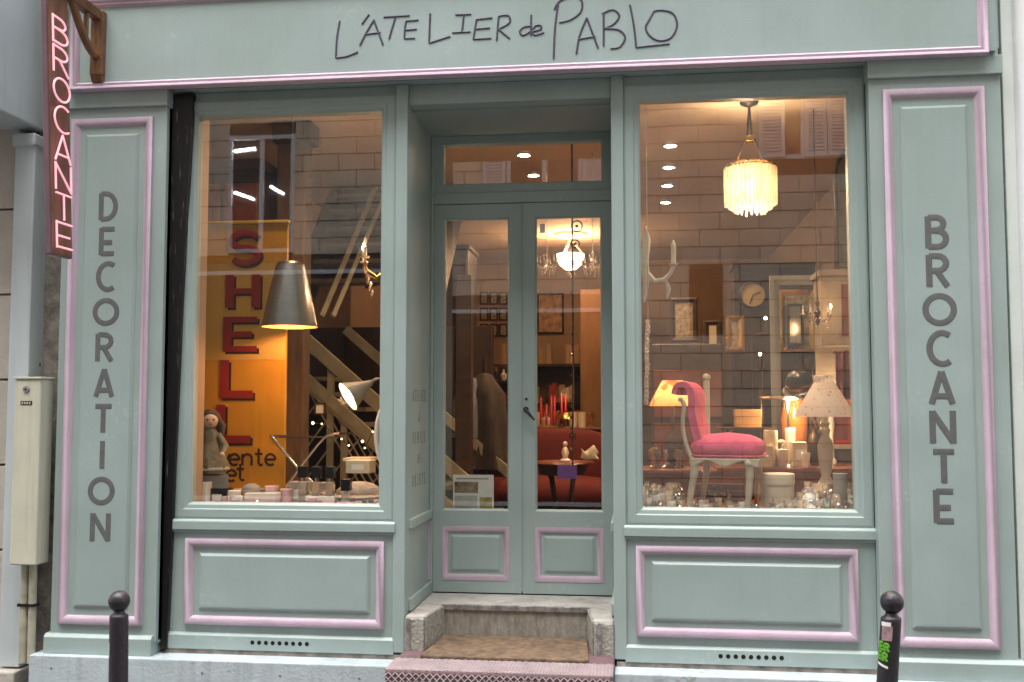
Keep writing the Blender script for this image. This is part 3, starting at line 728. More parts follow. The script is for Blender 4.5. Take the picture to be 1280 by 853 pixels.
# ================================================================== LEFT WINDOW DISPLAY
YS = .80
k = px(YS)
pA = at(244,282,YS); pB = at(361,282,YS); pC = at(352,606,YS)
xl = pA.x; xr = (pB.x+pC.x)/2+.005; zt_ = pA.z; zb_ = PZ+.002
es = thing('enamel_sign', ((xl+xr)/2,YS,PZ), 'tall yellow enamel advertising sign with large red letters', 'sign')
MB().box(xl,xr,YS,YS+.03,zb_,zt_).build('panel', YELL, es, bevel=.006)
MB().box(xl-.01,xr+.01,YS-.012,YS+.04,zt_,zt_+.022).build('top_edge', YELL2, es, bevel=.005)
MB().box(xl+.004,xr-.004,YS-.003,YS-.0005,at(300,450,YS).z,at(300,330,YS).z).build('pale_band', YELL2, es)
BLK = {'S':[(0,.84,1,1),(0,.5,.22,.84),(0,.42,1,.58),(.78,.16,1,.42),(0,0,1,.16)],'H':[(0,0,.24,1),(.76,0,1,1),(.24,.42,.76,.58)],'E':[(0,0,.24,1),(.24,.84,1,1),(.24,.42,.85,.58),(.24,0,1,.16)],'L':[(0,0,.26,1),(.26,0,1,.2)]}
def block_letter(ch,u0,v0,u1,v1):
    a = at(u0,v1,YS); b_ = at(u1,v0,YS)
    for off,m_,nm,y in ((.015,DKRED,'letter_shadow',-.004),(0,REDL,'letter',-.007)):
        q = MB()
        if ch == 'S':
            cx,cz = (a.x+b_.x)/2,(a.z+b_.z)/2; w_,h_ = (b_.x-a.x)/2*.8,(b_.z-a.z)/4*.86
            pts = [(cx+w_*math.cos(R(t)), cz+h_*1.0+h_*math.sin(R(t))) for t in range(25,271,14)]+[(cx+w_*math.cos(R(t)), cz-h_*1.0+h_*math.sin(R(t))) for t in range(90,-156,-14)]
            q.tube([(x+off,YS+y,z-off) for x,z in pts], .021, 8, ((0,1,0),.10))
        else:
            for i,(x0_,z0_,x1_,z1_) in enumerate(BLK[ch]):
                X = lambda t: a.x+(b_.x-a.x)*t+off; Z = lambda t: a.z+(b_.z-a.z)*t-off
                q.box(X(x0_),X(x1_),YS+y-.0003*i,YS+y+.0045,Z(z0_),Z(z1_))
        q.build(nm, m_, es)
block_letter('S',285,288,328,332); block_letter('H',282,343,326,385); block_letter('E',279,396,322,440); block_letter('L',275,450,317,498); block_letter('L',270,506,314,554)
LOW = {'v':(.7,[[(0,.62),(.35,0),(.7,.62)]]),'e':(.6,[[(.04,.32),(.58,.32)]+arc(.31,.31,.28,.30,0,310,14)]),'n':(.6,[[(.04,.62),(.04,0)],[(.04,.4)]+arc(.31,.38,.25,.22,150,0,8)+[(.56,0)]]),'t':(.46,[[(.2,.9),(.2,.15),(.28,.02),(.44,.05)],[(0,.62),(.42,.62)]])}
GL.update({c:v for c,v in LOW.items()})
for c,u,v in (('v',280,574),('e',293,574),('n',309,574),('t',324,574),('e',338,574),('e',289,594),('t',301,593)):
    p_ = at(u,v,YS); letter_mb(c,.115,(p_.x,YS-.002,p_.z+.018),(1,0,0),(0,0,1),.008,(0,1,0),.002).build('letter', DKRED, es)

# cone pendant
YC = .55; p0 = at(371,328,YC); p1 = at(362,405,YC); k = px(YC)
cl = thing('pendant_lamp', (p1.x+.0,YC,p1.z), 'large brushed metal cone pendant hanging in the left window', 'pendant lamp')
H = p0.z-p1.z
MB().lathe([(36*k,-.02),(35.4*k,.0),(19*k,H*.93),(17*k,H*.99),(9*k,H+.008),(.002,H+.01)],(0,0,0),40,cap=False).build('shade', ALU, cl, local=True, smooth=True)
MB().lathe([(35.3*k,-.019),(34.8*k,.0),(18*k,H*.9)],(0,0,0),40,cap=False).build('shade_lining', COPPER, cl, local=True, smooth=True)
MB().tube([(0,0,H),(0,0,CZ-p1.z)], .005, 6).build('cord', BLKP, cl, local=True)
MB().ball((0,0,H*.30),.03,12).build('bulb', BULB, cl, local=True, smooth=True)
lamp((p1.x,YC,p1.z+H*.12), 5, .03, WARM)

# desk lamp
YL = .62; a = at(437,500,YL); k = px(YL)
dl = thing('desk_lamp', (a.x+.1,YL,PZ), 'grey articulated desk lamp with lit conical shade at right of left window', 'desk lamp')
ax = ((at(433,500,YL)-at(466,480,YL)).normalized()+Vector((0,-.55,-.1))).normalized()
sh = MB(); 
q = Vector((0,0,1)).rotation_difference(ax).to_matrix(); base = at(461,480,YL)
prof = [(.016,-.02),(.022,0),(.04,.04),(.085,.135),(.092,.15)]
sh.lathe(prof,(0,0,0),24); sh.v = [tuple(q@Vector(v)+base) for v in sh.v]; sh.f = [f for f in sh.f if len(f) == 4]; sh.build('shade', LAMPG, dl, smooth=True)
bb = base+ax*.125; MB().ball(bb,.03,12).build('bulb', BULB, dl, smooth=True); lamp(base+ax*.19, 1.6, .03, WARM)
e0 = at(470,474,YL); e1 = at(482,472,YL+.03); e2 = at(486,560,YL+.05)
MB().tube([base,e0,e1,e2,(e2.x,e2.y,PZ+.02)],.009,8).build('arm', LAMPG, dl, smooth=True)
MB().lathe([(.09,0),(.09,.015),(.03,.03)],(e2.x,e2.y,PZ),20).build('base', LAMPG, dl, smooth=True)

# doll
YO = .30; c = at(261,600,YO); k = px(YO)
do = thing('doll', (c.x,YO,PZ), 'old brown haired doll in a grey green dress sitting left in the left window', 'doll')
zd = c.z-PZ+.02
MB().cbox((0,.02,zd/2-.005),.16,.12,zd-.01).build('plinth_box', CARDG, do, local=True, bevel=.004)
MB().lathe([(.075,zd),(.082,zd+.03),(.06,zd+.10),(.036,zd+.17),(.04,zd+.20),(.022,zd+.225),(.014,zd+.235)],(0,0,0),22,wob=lambda a,k_: 1+.09*math.sin(a*7+k_)).build('body', DRESS, do, local=True, smooth=True)
hd = zd+.268; do.scale = (1.3,1.3,1.12); do.rotation_euler = (0,0,R(28))
MB().ball((0,-.004,hd),.037,18,1.12).build('head', SKIN, do, local=True, smooth=True)
h = MB(); h.ball((0,.012,hd+.008),.046,18,1.1)
for s in (-1,1):
    for j in range(3): h.tube([(s*.028,-.004+.016*j,hd+.02),(s*(.048+.004*j),-.004+.014*j,hd-.03),(s*.045,.0+.014*j,hd-.10)],[.014,.017,.009],8)
h.build('hair', HAIR, do, local=True, smooth=True)
f = MB(); f.ball((-.013,-.038,hd+.004),.005,8); f.ball((.013,-.038,hd+.004),.005,8); f.build('eyes', BLKP, do, local=True); MB().ball((0,-.043,hd-.009),.006,8).build('nose', SKIN, do, local=True); MB().ball((0,-.037,hd-.02),.006,8,.5).build('mouth', REDL, do, local=True)
for s in (-1,1): MB().tube([(s*.034,-.01,zd+.195),(s*.066,-.03,zd+.14),(s*.05,-.07,zd+.10)],[.017,.015,.012],8).build('arm', DRESS, do, local=True, smooth=True); MB().ball((s*.047,-.078,zd+.097),.012,8).build('hand', SKIN, do, local=True, smooth=True)
MB().lathe([(.082,zd+.03),(.088,zd+.022),(.086,zd+.015),(.08,zd+.018)],(0,0,0),30,wob=lambda a,k_: 1+.08*math.sin(a*11)).build('hem', LACE, do, local=True, smooth=True)

# folding stand of crossed bars
YT = .52; tp = lambda u,v,dy=0: at(u,v,YT+dy)
RAILW = mat('pale_rail_wood', (.31,.29,.21), .5, .2, 8, .2, 60)
fs = thing('folding_stand', (tp(385,620).x,YT,PZ), 'chrome folding luggage stand with crossed bars in the left window', 'stand')
for dy in (0,.28):
    MB().tube([tp(339,545,dy),tp(372,585,dy),(tp(412,630,dy).x,YT+dy,PZ+.012)],.0065,8).build('leg', CHROME, fs, smooth=True)
    MB().tube([tp(424,542,dy),tp(408,545,dy),tp(398,555,dy),tp(372,588,dy),(tp(346,632,dy).x,YT+dy,PZ+.012)],.0065,8).build('leg', CHROME, fs, smooth=True)
for u,v in ((339,545),(424,542)):
    a = tp(u,v); b2 = tp(u,v,.28); MB().tube([a,(a.x,YT+.28,b2.z)],.0065,8).build('cross_bar', CHROME, fs, smooth=True)
a = tp(340,547); b2 = tp(415,545)
for j in range(3):
    y = YT+.04+j*.1; MB().box(a.x,b2.x-.02,y,y+.035,a.z-.004,a.z).build('strap', DARKW, fs)

# scent bottles with black caps
def bottle(u,v,YY,label):
    c = at(u,v,YY); h = c.z-PZ
    b = thing('scent_bottle', (c.x,YY,PZ), label, 'bottle', 'black capped scent bottles')
    MB().cbox((0,0,h*.36),.046,.046,h*.72).build('flask', GLASSC, b, local=True, bevel=.005)
    MB().cbox((0,0,h*.22),.040,.040,h*.40).build('scent', mat('scent_liquid', (.45,.40,.36), .3, .1, 9), b, local=True)
    MB().lathe([(.012,h*.72),(.012,h*.80)],(0,0,0),12).build('neck', CHROME, b, local=True)
    MB().cbox((0,0,h*.80+.034),.052,.052,.066).build('cap', BLKP, b, local=True, bevel=.004)
for (u,v,YY,l) in ((379,588,.30,'black capped scent bottle, left of the three in a row'),(396,589,.30,'black capped scent bottle, middle of the three in a row'),(413,589,.30,'black capped scent bottle, right of the three in a row'),(433,608,.24,'lone black capped scent bottle in front of the lace cushion')):
    bottle(u,v,YY,l)
def cardbox(name,u0,v0,u1,v1,YY,dep,m_,label,cat='box',lid=None,rz=0,zb=None):
    a = at(u0,v1,YY); b2 = at(u1,v0,YY); zb = PZ if zb is None else zb
    t = thing(name, ((a.x+b2.x)/2,YY+dep/2,zb), label, cat)
    w_ = b2.x-a.x; h_ = b2.z-zb
    if lid:
        MB().cbox((0,0,h_*.40),w_-.006,dep-.006,h_*.80,rz=rz).build('body', m_, t, local=True, bevel=.003)
        MB().cbox((0,0,h_*.8),w_,dep,h_*.4,rz=rz).build('lid', lid, t, local=True, bevel=.004)
    else:
        MB().cbox((0,0,h_/2),w_,dep,h_,rz=rz).build('body', m_, t, local=True, bevel=.004)
        MB().cbox((0,-dep/2-.0006,h_*.5),w_*.5,.001,h_*.4).build('paper_label', PAPER, t, local=True) if not rz else None
    return t
cardbox('gift_box',243,603,258,636,.18,.1,PORC,'tall white card box standing in the left corner of the left window')
cardbox('soap_box',305,617,344,632,.20,.1,PINKB,'long low pale pink soap box beside the jar candle',lid=PORC)
cardbox('pink_box',381,621,418,632,.26,.09,PINKB,'flat pale pink box under the row of bottles',lid=PORC)
cardbox('pink_box',400,629,440,637,.16,.07,mat('bright_pink_card',(.72,.42,.58),.5,.05,8),'bright pink flat box lying nearest the glass')
cardbox('metal_tin',360,603,383,625,.36,.1,CARDG,'grey tin with a heart plate behind the bottles')
cardbox('metal_tin',396,604,412,625,.37,.1,LAMPG,'small grey tin behind the middle bottle')
cardbox('book_stack',432,576,462,592,.42,.14,CREAMB,'worn cream book lying on the lace cushion',zb=at(440,592,.42).z)
cardbox('cream_tray',428,573,462,577,.7,.2,CREAMB,'thin cream tray on the shelf behind the cushion',zb=at(440,577,.7).z)
# jar candle
c = at(293,613,.2); jc = thing('jar_candle', (c.x,.2,PZ), 'squat white lidded jar candle with pink label', 'candle'); h = c.z-PZ
MB().lathe([(.030,0),(.034,.006),(.034,h*.62),(.03,h*.66)],(0,0,0),22).build('jar', PINKB, jc, local=True, smooth=True)
MB().lathe([(.035,h*.66),(.036,h*.7),(.036,h*.97),(.030,h)],(0,0,0),22).build('lid', WAX, jc, local=True, smooth=True)
MB().cbox((0,-.0342,h*.34),.026,.002,.022).build('paper_label', REDL, jc, local=True)
# dark low boxes under the doll, woven basket, shells
cardbox('dark_case',259,611,283,622,.24,.1,BLKP,'small black case below the doll')
c = at(268,629,.17)
for i,(u,v) in enumerate(((262,628),(270,630),(278,627),(286,632),(350,631),(360,630),(345,635),(371,634),(452,634),(462,636),(250,634),(300,634),(315,635),(328,634),(338,630),(356,634),(378,636),(392,635),(446,630),(470,632))):
    c = at(u,v,.17); t = MB().lathe([(.004,0),(.016,.004),(.019,.014),(.012,.024),(.002,.027)],(0,0,0),14,wob=lambda a,k_: 1+.12*math.sin(a*5)).build('soap', PORC if i%2 else PINKB, None, smooth=True, loc=(c.x,.12+.025*(i%4),PZ))
    tag(t, 'small shell shaped soap strewn along the foot of the left window', 'soap', 'shell soaps in the left window')
c = at(312,606,.34); bk = thing('basket', (c.x,.34,PZ), 'small pale woven basket with loose cloth between doll and stand', 'basket'); h = c.z-PZ
MB().lathe([(.06,0),(.085,h*.6),(.09,h*.8),(.084,h*.8),(.075,h*.6),(.055,.01)],(0,0,0),24,wob=lambda a,k_: 1+.03*math.sin(a*12)).build('bowl', LACE, bk, local=True, smooth=True)
MB().ball((.01,0,h*.75),.055,14,.7).build('cloth', CARDG, bk, local=True, smooth=True)
# lace cushion
c = at(447,606,.36); lc = thing('lace_cushion', (c.x,.40,PZ), 'plump lace cushion at the right foot of the left window', 'cushion')
zc = .12
q = MB().ball((0,0,zc*.62),.115,24,.62,1.15,.8); q.v = [(x*(1+.05*math.sin(9*z*30+x*40)),y,max(z,0)) for x,y,z in q.v]; q.build('pillow', LACE, lc, local=True, smooth=True)
MB().lathe([(.11,zc*.6),(.145,zc*.56),(.15,zc*.52),(.115,zc*.54)],(0,0,0),40,wob=lambda a,k_: 1+.05*math.sin(a*17)).build('frill', LACE, lc, local=True, smooth=True)
# round white mirror cut by the window frame
c = at(492,545,.34); rm = thing('round_mirror', (c.x,.36,PZ), 'tall oval white framed mirror at the right edge of the left window', 'mirror')
zc = c.z-PZ
q = MB(); n = 40
q.tube([(.105*math.cos(2*math.pi*i/n),0,zc+.21*math.sin(2*math.pi*i/n)) for i in range(n)],.014,8,closed=True); q.build('frame', WHITE, rm, local=True, smooth=True)
q = MB().prism([(.1*math.cos(2*math.pi*i/n),zc+.205*math.sin(2*math.pi*i/n)) for i in range(n)],.004,.009); q.build('glass', MIRR, rm, local=True)
MB().cbox((0,.0,(zc-.2)/2),.16,.06,max(.02,zc-.2)).build('foot', WHITE, rm, local=True, bevel=.005)

# crystal chandelier half hidden at right of the left window
def chandelier(u,v,YY,scale,label,lit=3,arms=5,drop=4,glow=1.5,top=None,BRASS=BRASS):
    c = at(u,v,YY); t = thing('crystal_chandelier', (c.x,YY,c.z), label, 'chandelier', 'crystal chandeliers')
    s = scale
    MB().lathe([(.004,.24*s),(.03*s,.2*s),(.012*s,.14*s),(.05*s,.08*s),(.02*s,.02*s),(.035*s,-.04*s),(.004*s,-.1*s)],(0,0,0),14).build('stem', BRASS, t, local=True, smooth=True)
    MB().tube([(0,0,.22*s),(0,0,(top or CZ)-c.z)],.004,6).build('chain', BRASS, t, local=True)
    for i in range(arms):
        a = 2*math.pi*i/arms+.3; ca,sa = math.cos(a),math.sin(a)
        P = lambda r,z: (r*s*ca, r*s*sa, z*s)
        arm = MB().tube([P(.02,.0),P(.10,-.05),P(.18,-.01),P(.19,.06)],.007*s,6).build('arm', BRASS, t, local=True, smooth=True)
        x,y,z = P(.19,.06)
        MB().lathe([(.028*s,0),(.03*s,.008*s),(.012*s,.012*s),(.011*s,.07*s)],(x,y,z),10).build('candle', WAX, arm, local=True, smooth=True)
        MB().lathe([(.0001,.07*s),(.011*s,.085*s),(.012*s,.105*s),(.0005,.135*s)],(x,y,z),10).build('flame_bulb', BULB if i < lit else CRYST, arm, local=True, smooth=True)
        for j in range(drop):
            q = MB(); zz_ = z-.03*s-.045*s*j; q.lathe([(.0005,.02*s),(.011*s,0),(.0005,-.026*s)],(x*(1-.08*j),y*(1-.08*j),zz_),6); q.build('drop', CRYST, arm, local=True)
    if glow: lamp((c.x,YY,c.z+.02), glow, .05, WARM)
    return t
chandelier(486,338,.95,1.0,'lit crystal chandelier half hidden by the post at right of the left window',3,5,5,9)
# small framed picture and fairy lights on the stair
c = at(400,510,1.6); pf = thing('small_picture', (c.x,1.6,c.z-.05), 'tiny square framed picture hanging on the stair lattice', 'picture')
MB().frame(-.04,.04,0,.085,[(0,.01),(0,-.01),(.012,-.01),(.012,.01)]).build('frame', DARKW, pf, local=True); MB().box(-.03,.03,-.002,.004,.01,.075).build('print', PAPER, pf, local=True)
FAIRY = emit('fairy_bulb', (1,.62,.30), 5)
fl = thing('fairy_lights', at(420,540,1.5), 'string of small warm fairy lights under the stair', 'fairy lights')
fp = [(391,529),(402,530),(427,549),(436,557),(453,552),(456,560),(466,540)]
pts = [at(u,v,1.5+random.uniform(-.1,.1)) for u,v in fp]
MB().tube(sorted(pts, key=lambda p: p.x),.0025,5).build('wire', BLKP, fl)
for i,p in enumerate(pts): MB().ball(p,.006 if i%4 else .010,8).build('bulb', FAIRY, fl, smooth=True)

# staircase: lower flight to the right, landing, upper flight to the back
sc_ = thing('staircase', (-1.5,2.4,FZ), 'grey green timber staircase with lattice side behind the left window', 'staircase')
A = at(368,412,2.2); B = at(476,508,2.2); dx = B-A
def beam(p,q,w_,d_,name,m_): 
    p = Vector(p); q = Vector(q); v = q-p; L_ = v.length; r_ = Vector((1,0,0)).rotation_difference(v.normalized()).to_matrix()
    mb = MB().box(0,L_,-d_/2,d_/2,-w_/2,w_/2); mb.v = [tuple(r_@Vector(c)+p) for c in mb.v]; return mb.build(name, m_, sc_, bevel=.004)
ext = A+dx*2.0
beam(A,ext,.10,.05,'handrail',RAILW)
A2 = at(374,466,2.2); B2 = A2+dx*2.0; beam(A2,B2,.085,.045,'stringer',RAILW)
A3 = at(432,412,2.75); B3 = A3+dx*2.0; beam(A3,B3,.075,.04,'handrail',RAILW)
A4 = at(381,483,2.2); beam(A4,A4+dx*2.0,.03,.03,'lattice_rail',RAILW)
for u,w_ in ((372,.07),(381,.035)):
    p = at(u,412 if w_ > .05 else 480,2.2); beam((p.x,2.2,p.z+.02),(p.x,2.2,FZ),w_,w_,'post',RAILW)
for t in (.42,.58):
    p = A+dx*t; beam((p.x,2.22,p.z),(p.x,2.22,FZ),.05,.04,'baluster',RAILW)
for i in range(9):
    p = A4+dx*(i*.16); beam((p.x,2.23,p.z),(p.x+ .55,2.23,p.z-.95),.014,.012,'lattice_bar',RAILW)
    beam((p.x,2.235,p.z),(p.x-.45,2.235,max(p.z-.6,FZ)),.014,.012,'lattice_bar',RAILW)
ns = 10
for i in range(ns):
    t = i/ns*2.0; p = A2+dx*t; MB().box(p.x,p.x+.24,2.25,3.05,p.z-.06,p.z-.03).build('tread', GREYW, sc_)
zl = A2.z-.02
MB().box(-2.44,A2.x,2.25,3.05,zl-.05,zl).build('landing', GREYW, sc_)
UX0, UX1 = -1.99, -.95
tu = [(350,2.72),(326,2.86),(306,3.0),(286,3.14),(264,3.28),(245,3.42),(226,3.56),(208,3.7)]
for i,(v,y) in enumerate(tu):
    z = at(390,v,y).z
    MB().box(UX0,UX1,y-.06,y+.17,z-.035,z).build('tread', GREYW, sc_)
    if i > 0: MB().box(UX0,UX1,y+.10,y+.12,zp,z-.036).build('riser', DARKW, sc_)
    zp = z
for x in (UX0-.03,UX1+.01): 
    p = at(380,372,2.6); z_a = p.z; beam((x,2.55,z_a-.05),(x,3.75,z_a+1.15),.22,.035,'stringer',DARKW)
beam(at(402,396,1.95),at(470,232,2.9),.04,.03,'handrail',RAILW); beam(at(416,396,1.95),at(484,236,2.9),.035,.03,'handrail',RAILW)
us = thing('added_understair_panels', (-1.0,3.1,FZ), 'dark panelling added to darken the space below and behind the stair', 'panelling')  # added dark backing, keeps the bright wall from showing behind the stair
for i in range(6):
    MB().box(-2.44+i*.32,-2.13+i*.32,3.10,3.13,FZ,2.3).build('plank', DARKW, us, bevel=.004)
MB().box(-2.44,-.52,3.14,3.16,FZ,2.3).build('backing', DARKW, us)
pl_ = [at(386,181,2.5),at(404,181,2.5),at(480,250,2.5),at(480,300,2.5),at(386,330,2.5)]
MB().prism([(p.x,p.z) for p in reversed(pl_)],4.2,4.24).build('stair_wall', DARKW, sc_)
# timber post and dark cabinet at the back left
tpst = thing('timber_post', (at(366,300,1.5).x,1.5,FZ), 'heavy timber post rising behind the yellow sign', 'post')
a = at(348,300,1.5); b2 = at(384,300,1.5); MB().box(a.x,b2.x,1.45,1.6,FZ,CZ-.15).build('shaft', mat('brown_beam',(.13,.075,.04),.7,.35,5,.3,40,stretch=(6,6,1)), tpst, bevel=.01); MB().box(a.x-.03,b2.x+.04,1.42,1.63,CZ-.15,CZ-.003).build('head', DARKW, tpst, bevel=.01)
ac = thing('tall_armoire', (-2.1,1.5,FZ), 'tall dark wooden armoire in the far left corner behind the yellow sign', 'armoire')
MB().box(-2.42,a.x-.06,1.3,1.75,FZ,3.25).build('carcass', DARKW, ac, bevel=.01)
for i in range(2):
    xw = (a.x-.06+2.42)/2; x0_ = -2.42+xw*i+.015; MB().box(x0_,x0_+xw-.03,1.28,1.299,FZ+.08,3.15).build('door', REDW, ac, bevel=.006); MB().ball((x0_+(xw-.06 if i==0 else .03),1.27,1.9),.014,10).build('knob', BRASS, ac, smooth=True)
MB().box(-2.44,a.x-.03,1.26,1.75,3.25,3.32).build('cornice', DARKW, ac, bevel=.015)

# ================================================================== RIGHT WINDOW DISPLAY
# glass fringe pendant
YG = 1.25; c = at(938,236,YG); k = px(YG)
gp = thing('fringe_pendant', (c.x,YG,c.z), 'lit pendant lamp with tiers of hanging glass rods in the right window', 'pendant lamp')
zt = at(934,132,YG).z-c.z
MB().lathe([(12*k,zt+.02),(11*k,zt+.008),(3*k,zt-.012),(.004,zt-.014)],(0,0,0),20).build('ceiling_rose', DARKW, gp, local=True, smooth=True)
MB().tube([(0,0,zt+.02),(0,0,CZ-c.z)],.008,6).build('stem', BRASS, gp, local=True)
for s in (-1,1):
    MB().tube([(0,0,zt),(s*3.5*k,0,(236-178)*k),(s*4*k,0,(236-170)*k),(s*19*k,0,(236-207)*k)],.0065,6).build('rod', DARKW, gp, local=True, smooth=True)
MB().cbox((0,0,(236-173)*k),10*k,.03,7*k).build('collar', BRASS, gp, local=True, bevel=.003)
n = 34
for tier,(rr,z0_,z1_) in enumerate(((31*k,26*k,-20*k),(25.5*k,30*k,-25*k),(19*k,26*k,-30*k))):
    MB().lathe([(rr,z1_+0),(rr+.004,z1_+.0),(rr+.004,z1_+.0)],(0,0,0),24) if False else None
    MB().tube([(rr*math.cos(2*math.pi*i/40),rr*math.sin(2*math.pi*i/40),z0_) for i in range(40)],.005,6,closed=True).build('ring', BRASS, gp, local=True, smooth=True)
    nn = (40,30,18)[tier]; rod = None
    for i in range(nn):
        a = 2*math.pi*i/nn; dz = random.uniform(-.006,.006)
        if rod is None:
            rod = MB().lathe([(.0075,0),(.0075,z1_-z0_)],(0,0,0),6).mesh('glass_rod', FRING)
        o = bpy.data.objects.new('glass_rod', rod); col.objects.link(o); o.parent = gp; o.location = (rr*math.cos(a),rr*math.sin(a),z0_+dz-.003)
for s in (-1,1): MB().cbox((s*26*k,-.02,26*k),9*k,.02,9*k).build('bracket_plate', DARKW, gp, local=True, bevel=.003)
for (x,y) in ((.03,0),(-.03,.02),(0,-.03)): MB().ball((x,y,4*k),.026,12,1.3).build('bulb', BULB, gp, local=True, smooth=True)
lamp((c.x,YG,c.z+.01), 48, .05, (1,.74,.46))

# carved white candle bracket at the left edge
YW = .45; pw = lambda u,v,dy=0: at(u,v,YW+dy)
cb = thing('candle_bracket', pw(800,345), 'white carved candle branch at the left edge of the right window', 'candle bracket')
MB().tube([pw(806,283),pw(809,300),pw(805,325),pw(808,350),pw(805,378)],[.008,.02,.026,.02,.008],10).build('back_plate', PLASTW, cb, smooth=True)
MB().tube([pw(808,340),pw(818,352),pw(830,350),pw(838,342),pw(842,333)],[.014,.016,.014,.012,.012],10).build('branch', PLASTW, cb, smooth=True)
cc = pw(842,331); MB().lathe([(.006,-.012),(.026,0),(.028,.006),(.010,.010)],cc,14).build('drip_pan', PLASTW, cb, smooth=True)
MB().lathe([(.014,.008),(.0135,.11),(.0125,.115),(.003,.14)],cc,12).build('candle', WAX, cb, smooth=True)
MB().tube([pw(832,350),pw(836,362),pw(834,374)],[.008,.013,.004],8).build('leaf', PLASTW, cb, smooth=True)
# beaded crystal column
YK = .30; c = at(810,402,YK); z_ = c.z
bc = thing('crystal_garland', (c.x,YK,z_), 'hanging strand of crystal beads at the left edge of the right window', 'crystal strand')
zz_ = 0; bead = MB().ball((0,0,0),.016,8).mesh('bead', CRYST, True)
while z_+zz_ > at(806,505,YK).z:
    o = bpy.data.objects.new('bead', bead); col.objects.link(o); o.parent = bc; o.location = (random.uniform(-.003,.003)-.0006*0+zz_*.03,0,zz_); zz_ -= .026
MB().tube([(0,0,0),(0,0,CZ-z_)],.002,5).build('thread', CHROME, bc, local=True)

# pink chair
YCH = .44; k = px(YCH)
cx = at(905,560,YCH).x
chr_ = thing('side_chair', (cx,YCH,PZ), 'pink velvet chair with rolled back and cream legs in the right window', 'chair')
Z = lambda v: (at(905,v,YCH).z-at(905,641,YCH).z)*1.0; X = lambda u: (at(u,560,YCH).x-cx+.22)*.90-.18
# seat cushion: rounded superellipse slab
def pad(x0,x1,y0,y1,z0,z1,e=4.0,nu=36,nv=12,crown=.02):
    q = MB(); vs = []; cx_,cy_,cz_ = (x0+x1)/2,(y0+y1)/2,(z0+z1)/2; a_,b_,c_ = (x1-x0)/2,(y1-y0)/2,(z1-z0)/2
    sg = lambda v,p: math.copysign(abs(v)**p, v)
    for j in range(nv+1):
        ph = -math.pi/2+math.pi*j/nv
        for i in range(nu):
            th = 2*math.pi*i/nu
            x = a_*sg(math.cos(ph),.45)*sg(math.cos(th),2/e); y = b_*sg(math.cos(ph),.45)*sg(math.sin(th),2/e); z = c_*sg(math.sin(ph),.8)
            if z > 0: z += crown*max(0,1-(x/a_)**2)*max(0,1-(y/b_)**2)
            vs.append((x+cx_,y+cy_,z+cz_))
    fs = [(j*nu+i,j*nu+(i+1)%nu,(j+1)*nu+(i+1)%nu,(j+1)*nu+i) for j in range(nv) for i in range(nu)]
    return q.add(vs, fs)
pad(X(858),X(956),-.20,.20,Z(575),Z(550),5,crown=.03).build('seat', PINK, chr_, local=True, smooth=True)
pp = []
for i in range(48):
    th = 2*math.pi*i/48; sg_ = lambda v,p: math.copysign(abs(v)**p, v)
    pp.append(((X(858)+X(956))/2+(X(956)-X(858))/2*1.0*sg_(math.cos(th),.4), .2*sg_(math.sin(th),.4), Z(571)))
MB().tube(pp,.0055,6,closed=True).build('piping', PINK, chr_, local=True, smooth=True)
# back: S profile extruded across, with a rolled top
ctr = [(862,570),(858,555),(854,535),(853,515),(855,500),(853,488),(846,483),(838,487),(837,497)]
ctr = [(877,572),(872,555),(866,535),(863,518),(863,502),(860,490),(852,484),(842,486),(838,496)]
thk = [12,12,12,11,11,10,9,8,6]
outer = []; inner = []
P = [Vector((X(u),0,Z(v))) for u,v in ctr]
P = smooth_path(P,4); T = []
for i in range(len(P)): T.append(thk[min(int(i/4),8)]*k)
ylo,yhi = -.16,.16; q = MB(); rows = []; nY = 8
for i,p in enumerate(P):
    t = (P[min(i+1,len(P)-1)]-P[max(i-1,0)]).normalized(); nrm = Vector((-t.z,0,t.x))
    for sgn in (1,-1):
        for j in range(nY+1):
            y = ylo+(yhi-ylo)*j/nY; e = 1-.25*abs(2*j/nY-1)**4
            o = p+nrm*(sgn*T[i]*.5*e); q.v.append((o.x,y,o.z))
w_ = nY+1
for i in range(len(P)-1):
    a0 = i*2*w_; b0 = (i+1)*2*w_
    for j in range(nY):
        q.f.append((a0+j,a0+j+1,b0+j+1,b0+j)); q.f.append((a0+w_+j,b0+w_+j,b0+w_+j+1,a0+w_+j+1))
    for j in (0,nY): q.f.append((a0+j,b0+j,b0+w_+j,a0+w_+j))
for a0 in (0,(len(P)-1)*2*w_):
    for j in range(nY): q.f.append((a0+j,a0+w_+j,a0+w_+j+1,a0+j+1))
q.build('backrest', PINK, chr_, local=True, smooth=True)
for y in (-.165,.165):
    sp = [(866,580),(858,565),(852,545),(851,528),(853,512),(850,503),(845,503)]
    MB().tube(smooth_path([Vector((X(u),y,Z(v))) for u,v in sp],4),.012,8).build('back_rail', CHAIRW, chr_, local=True, smooth=True)
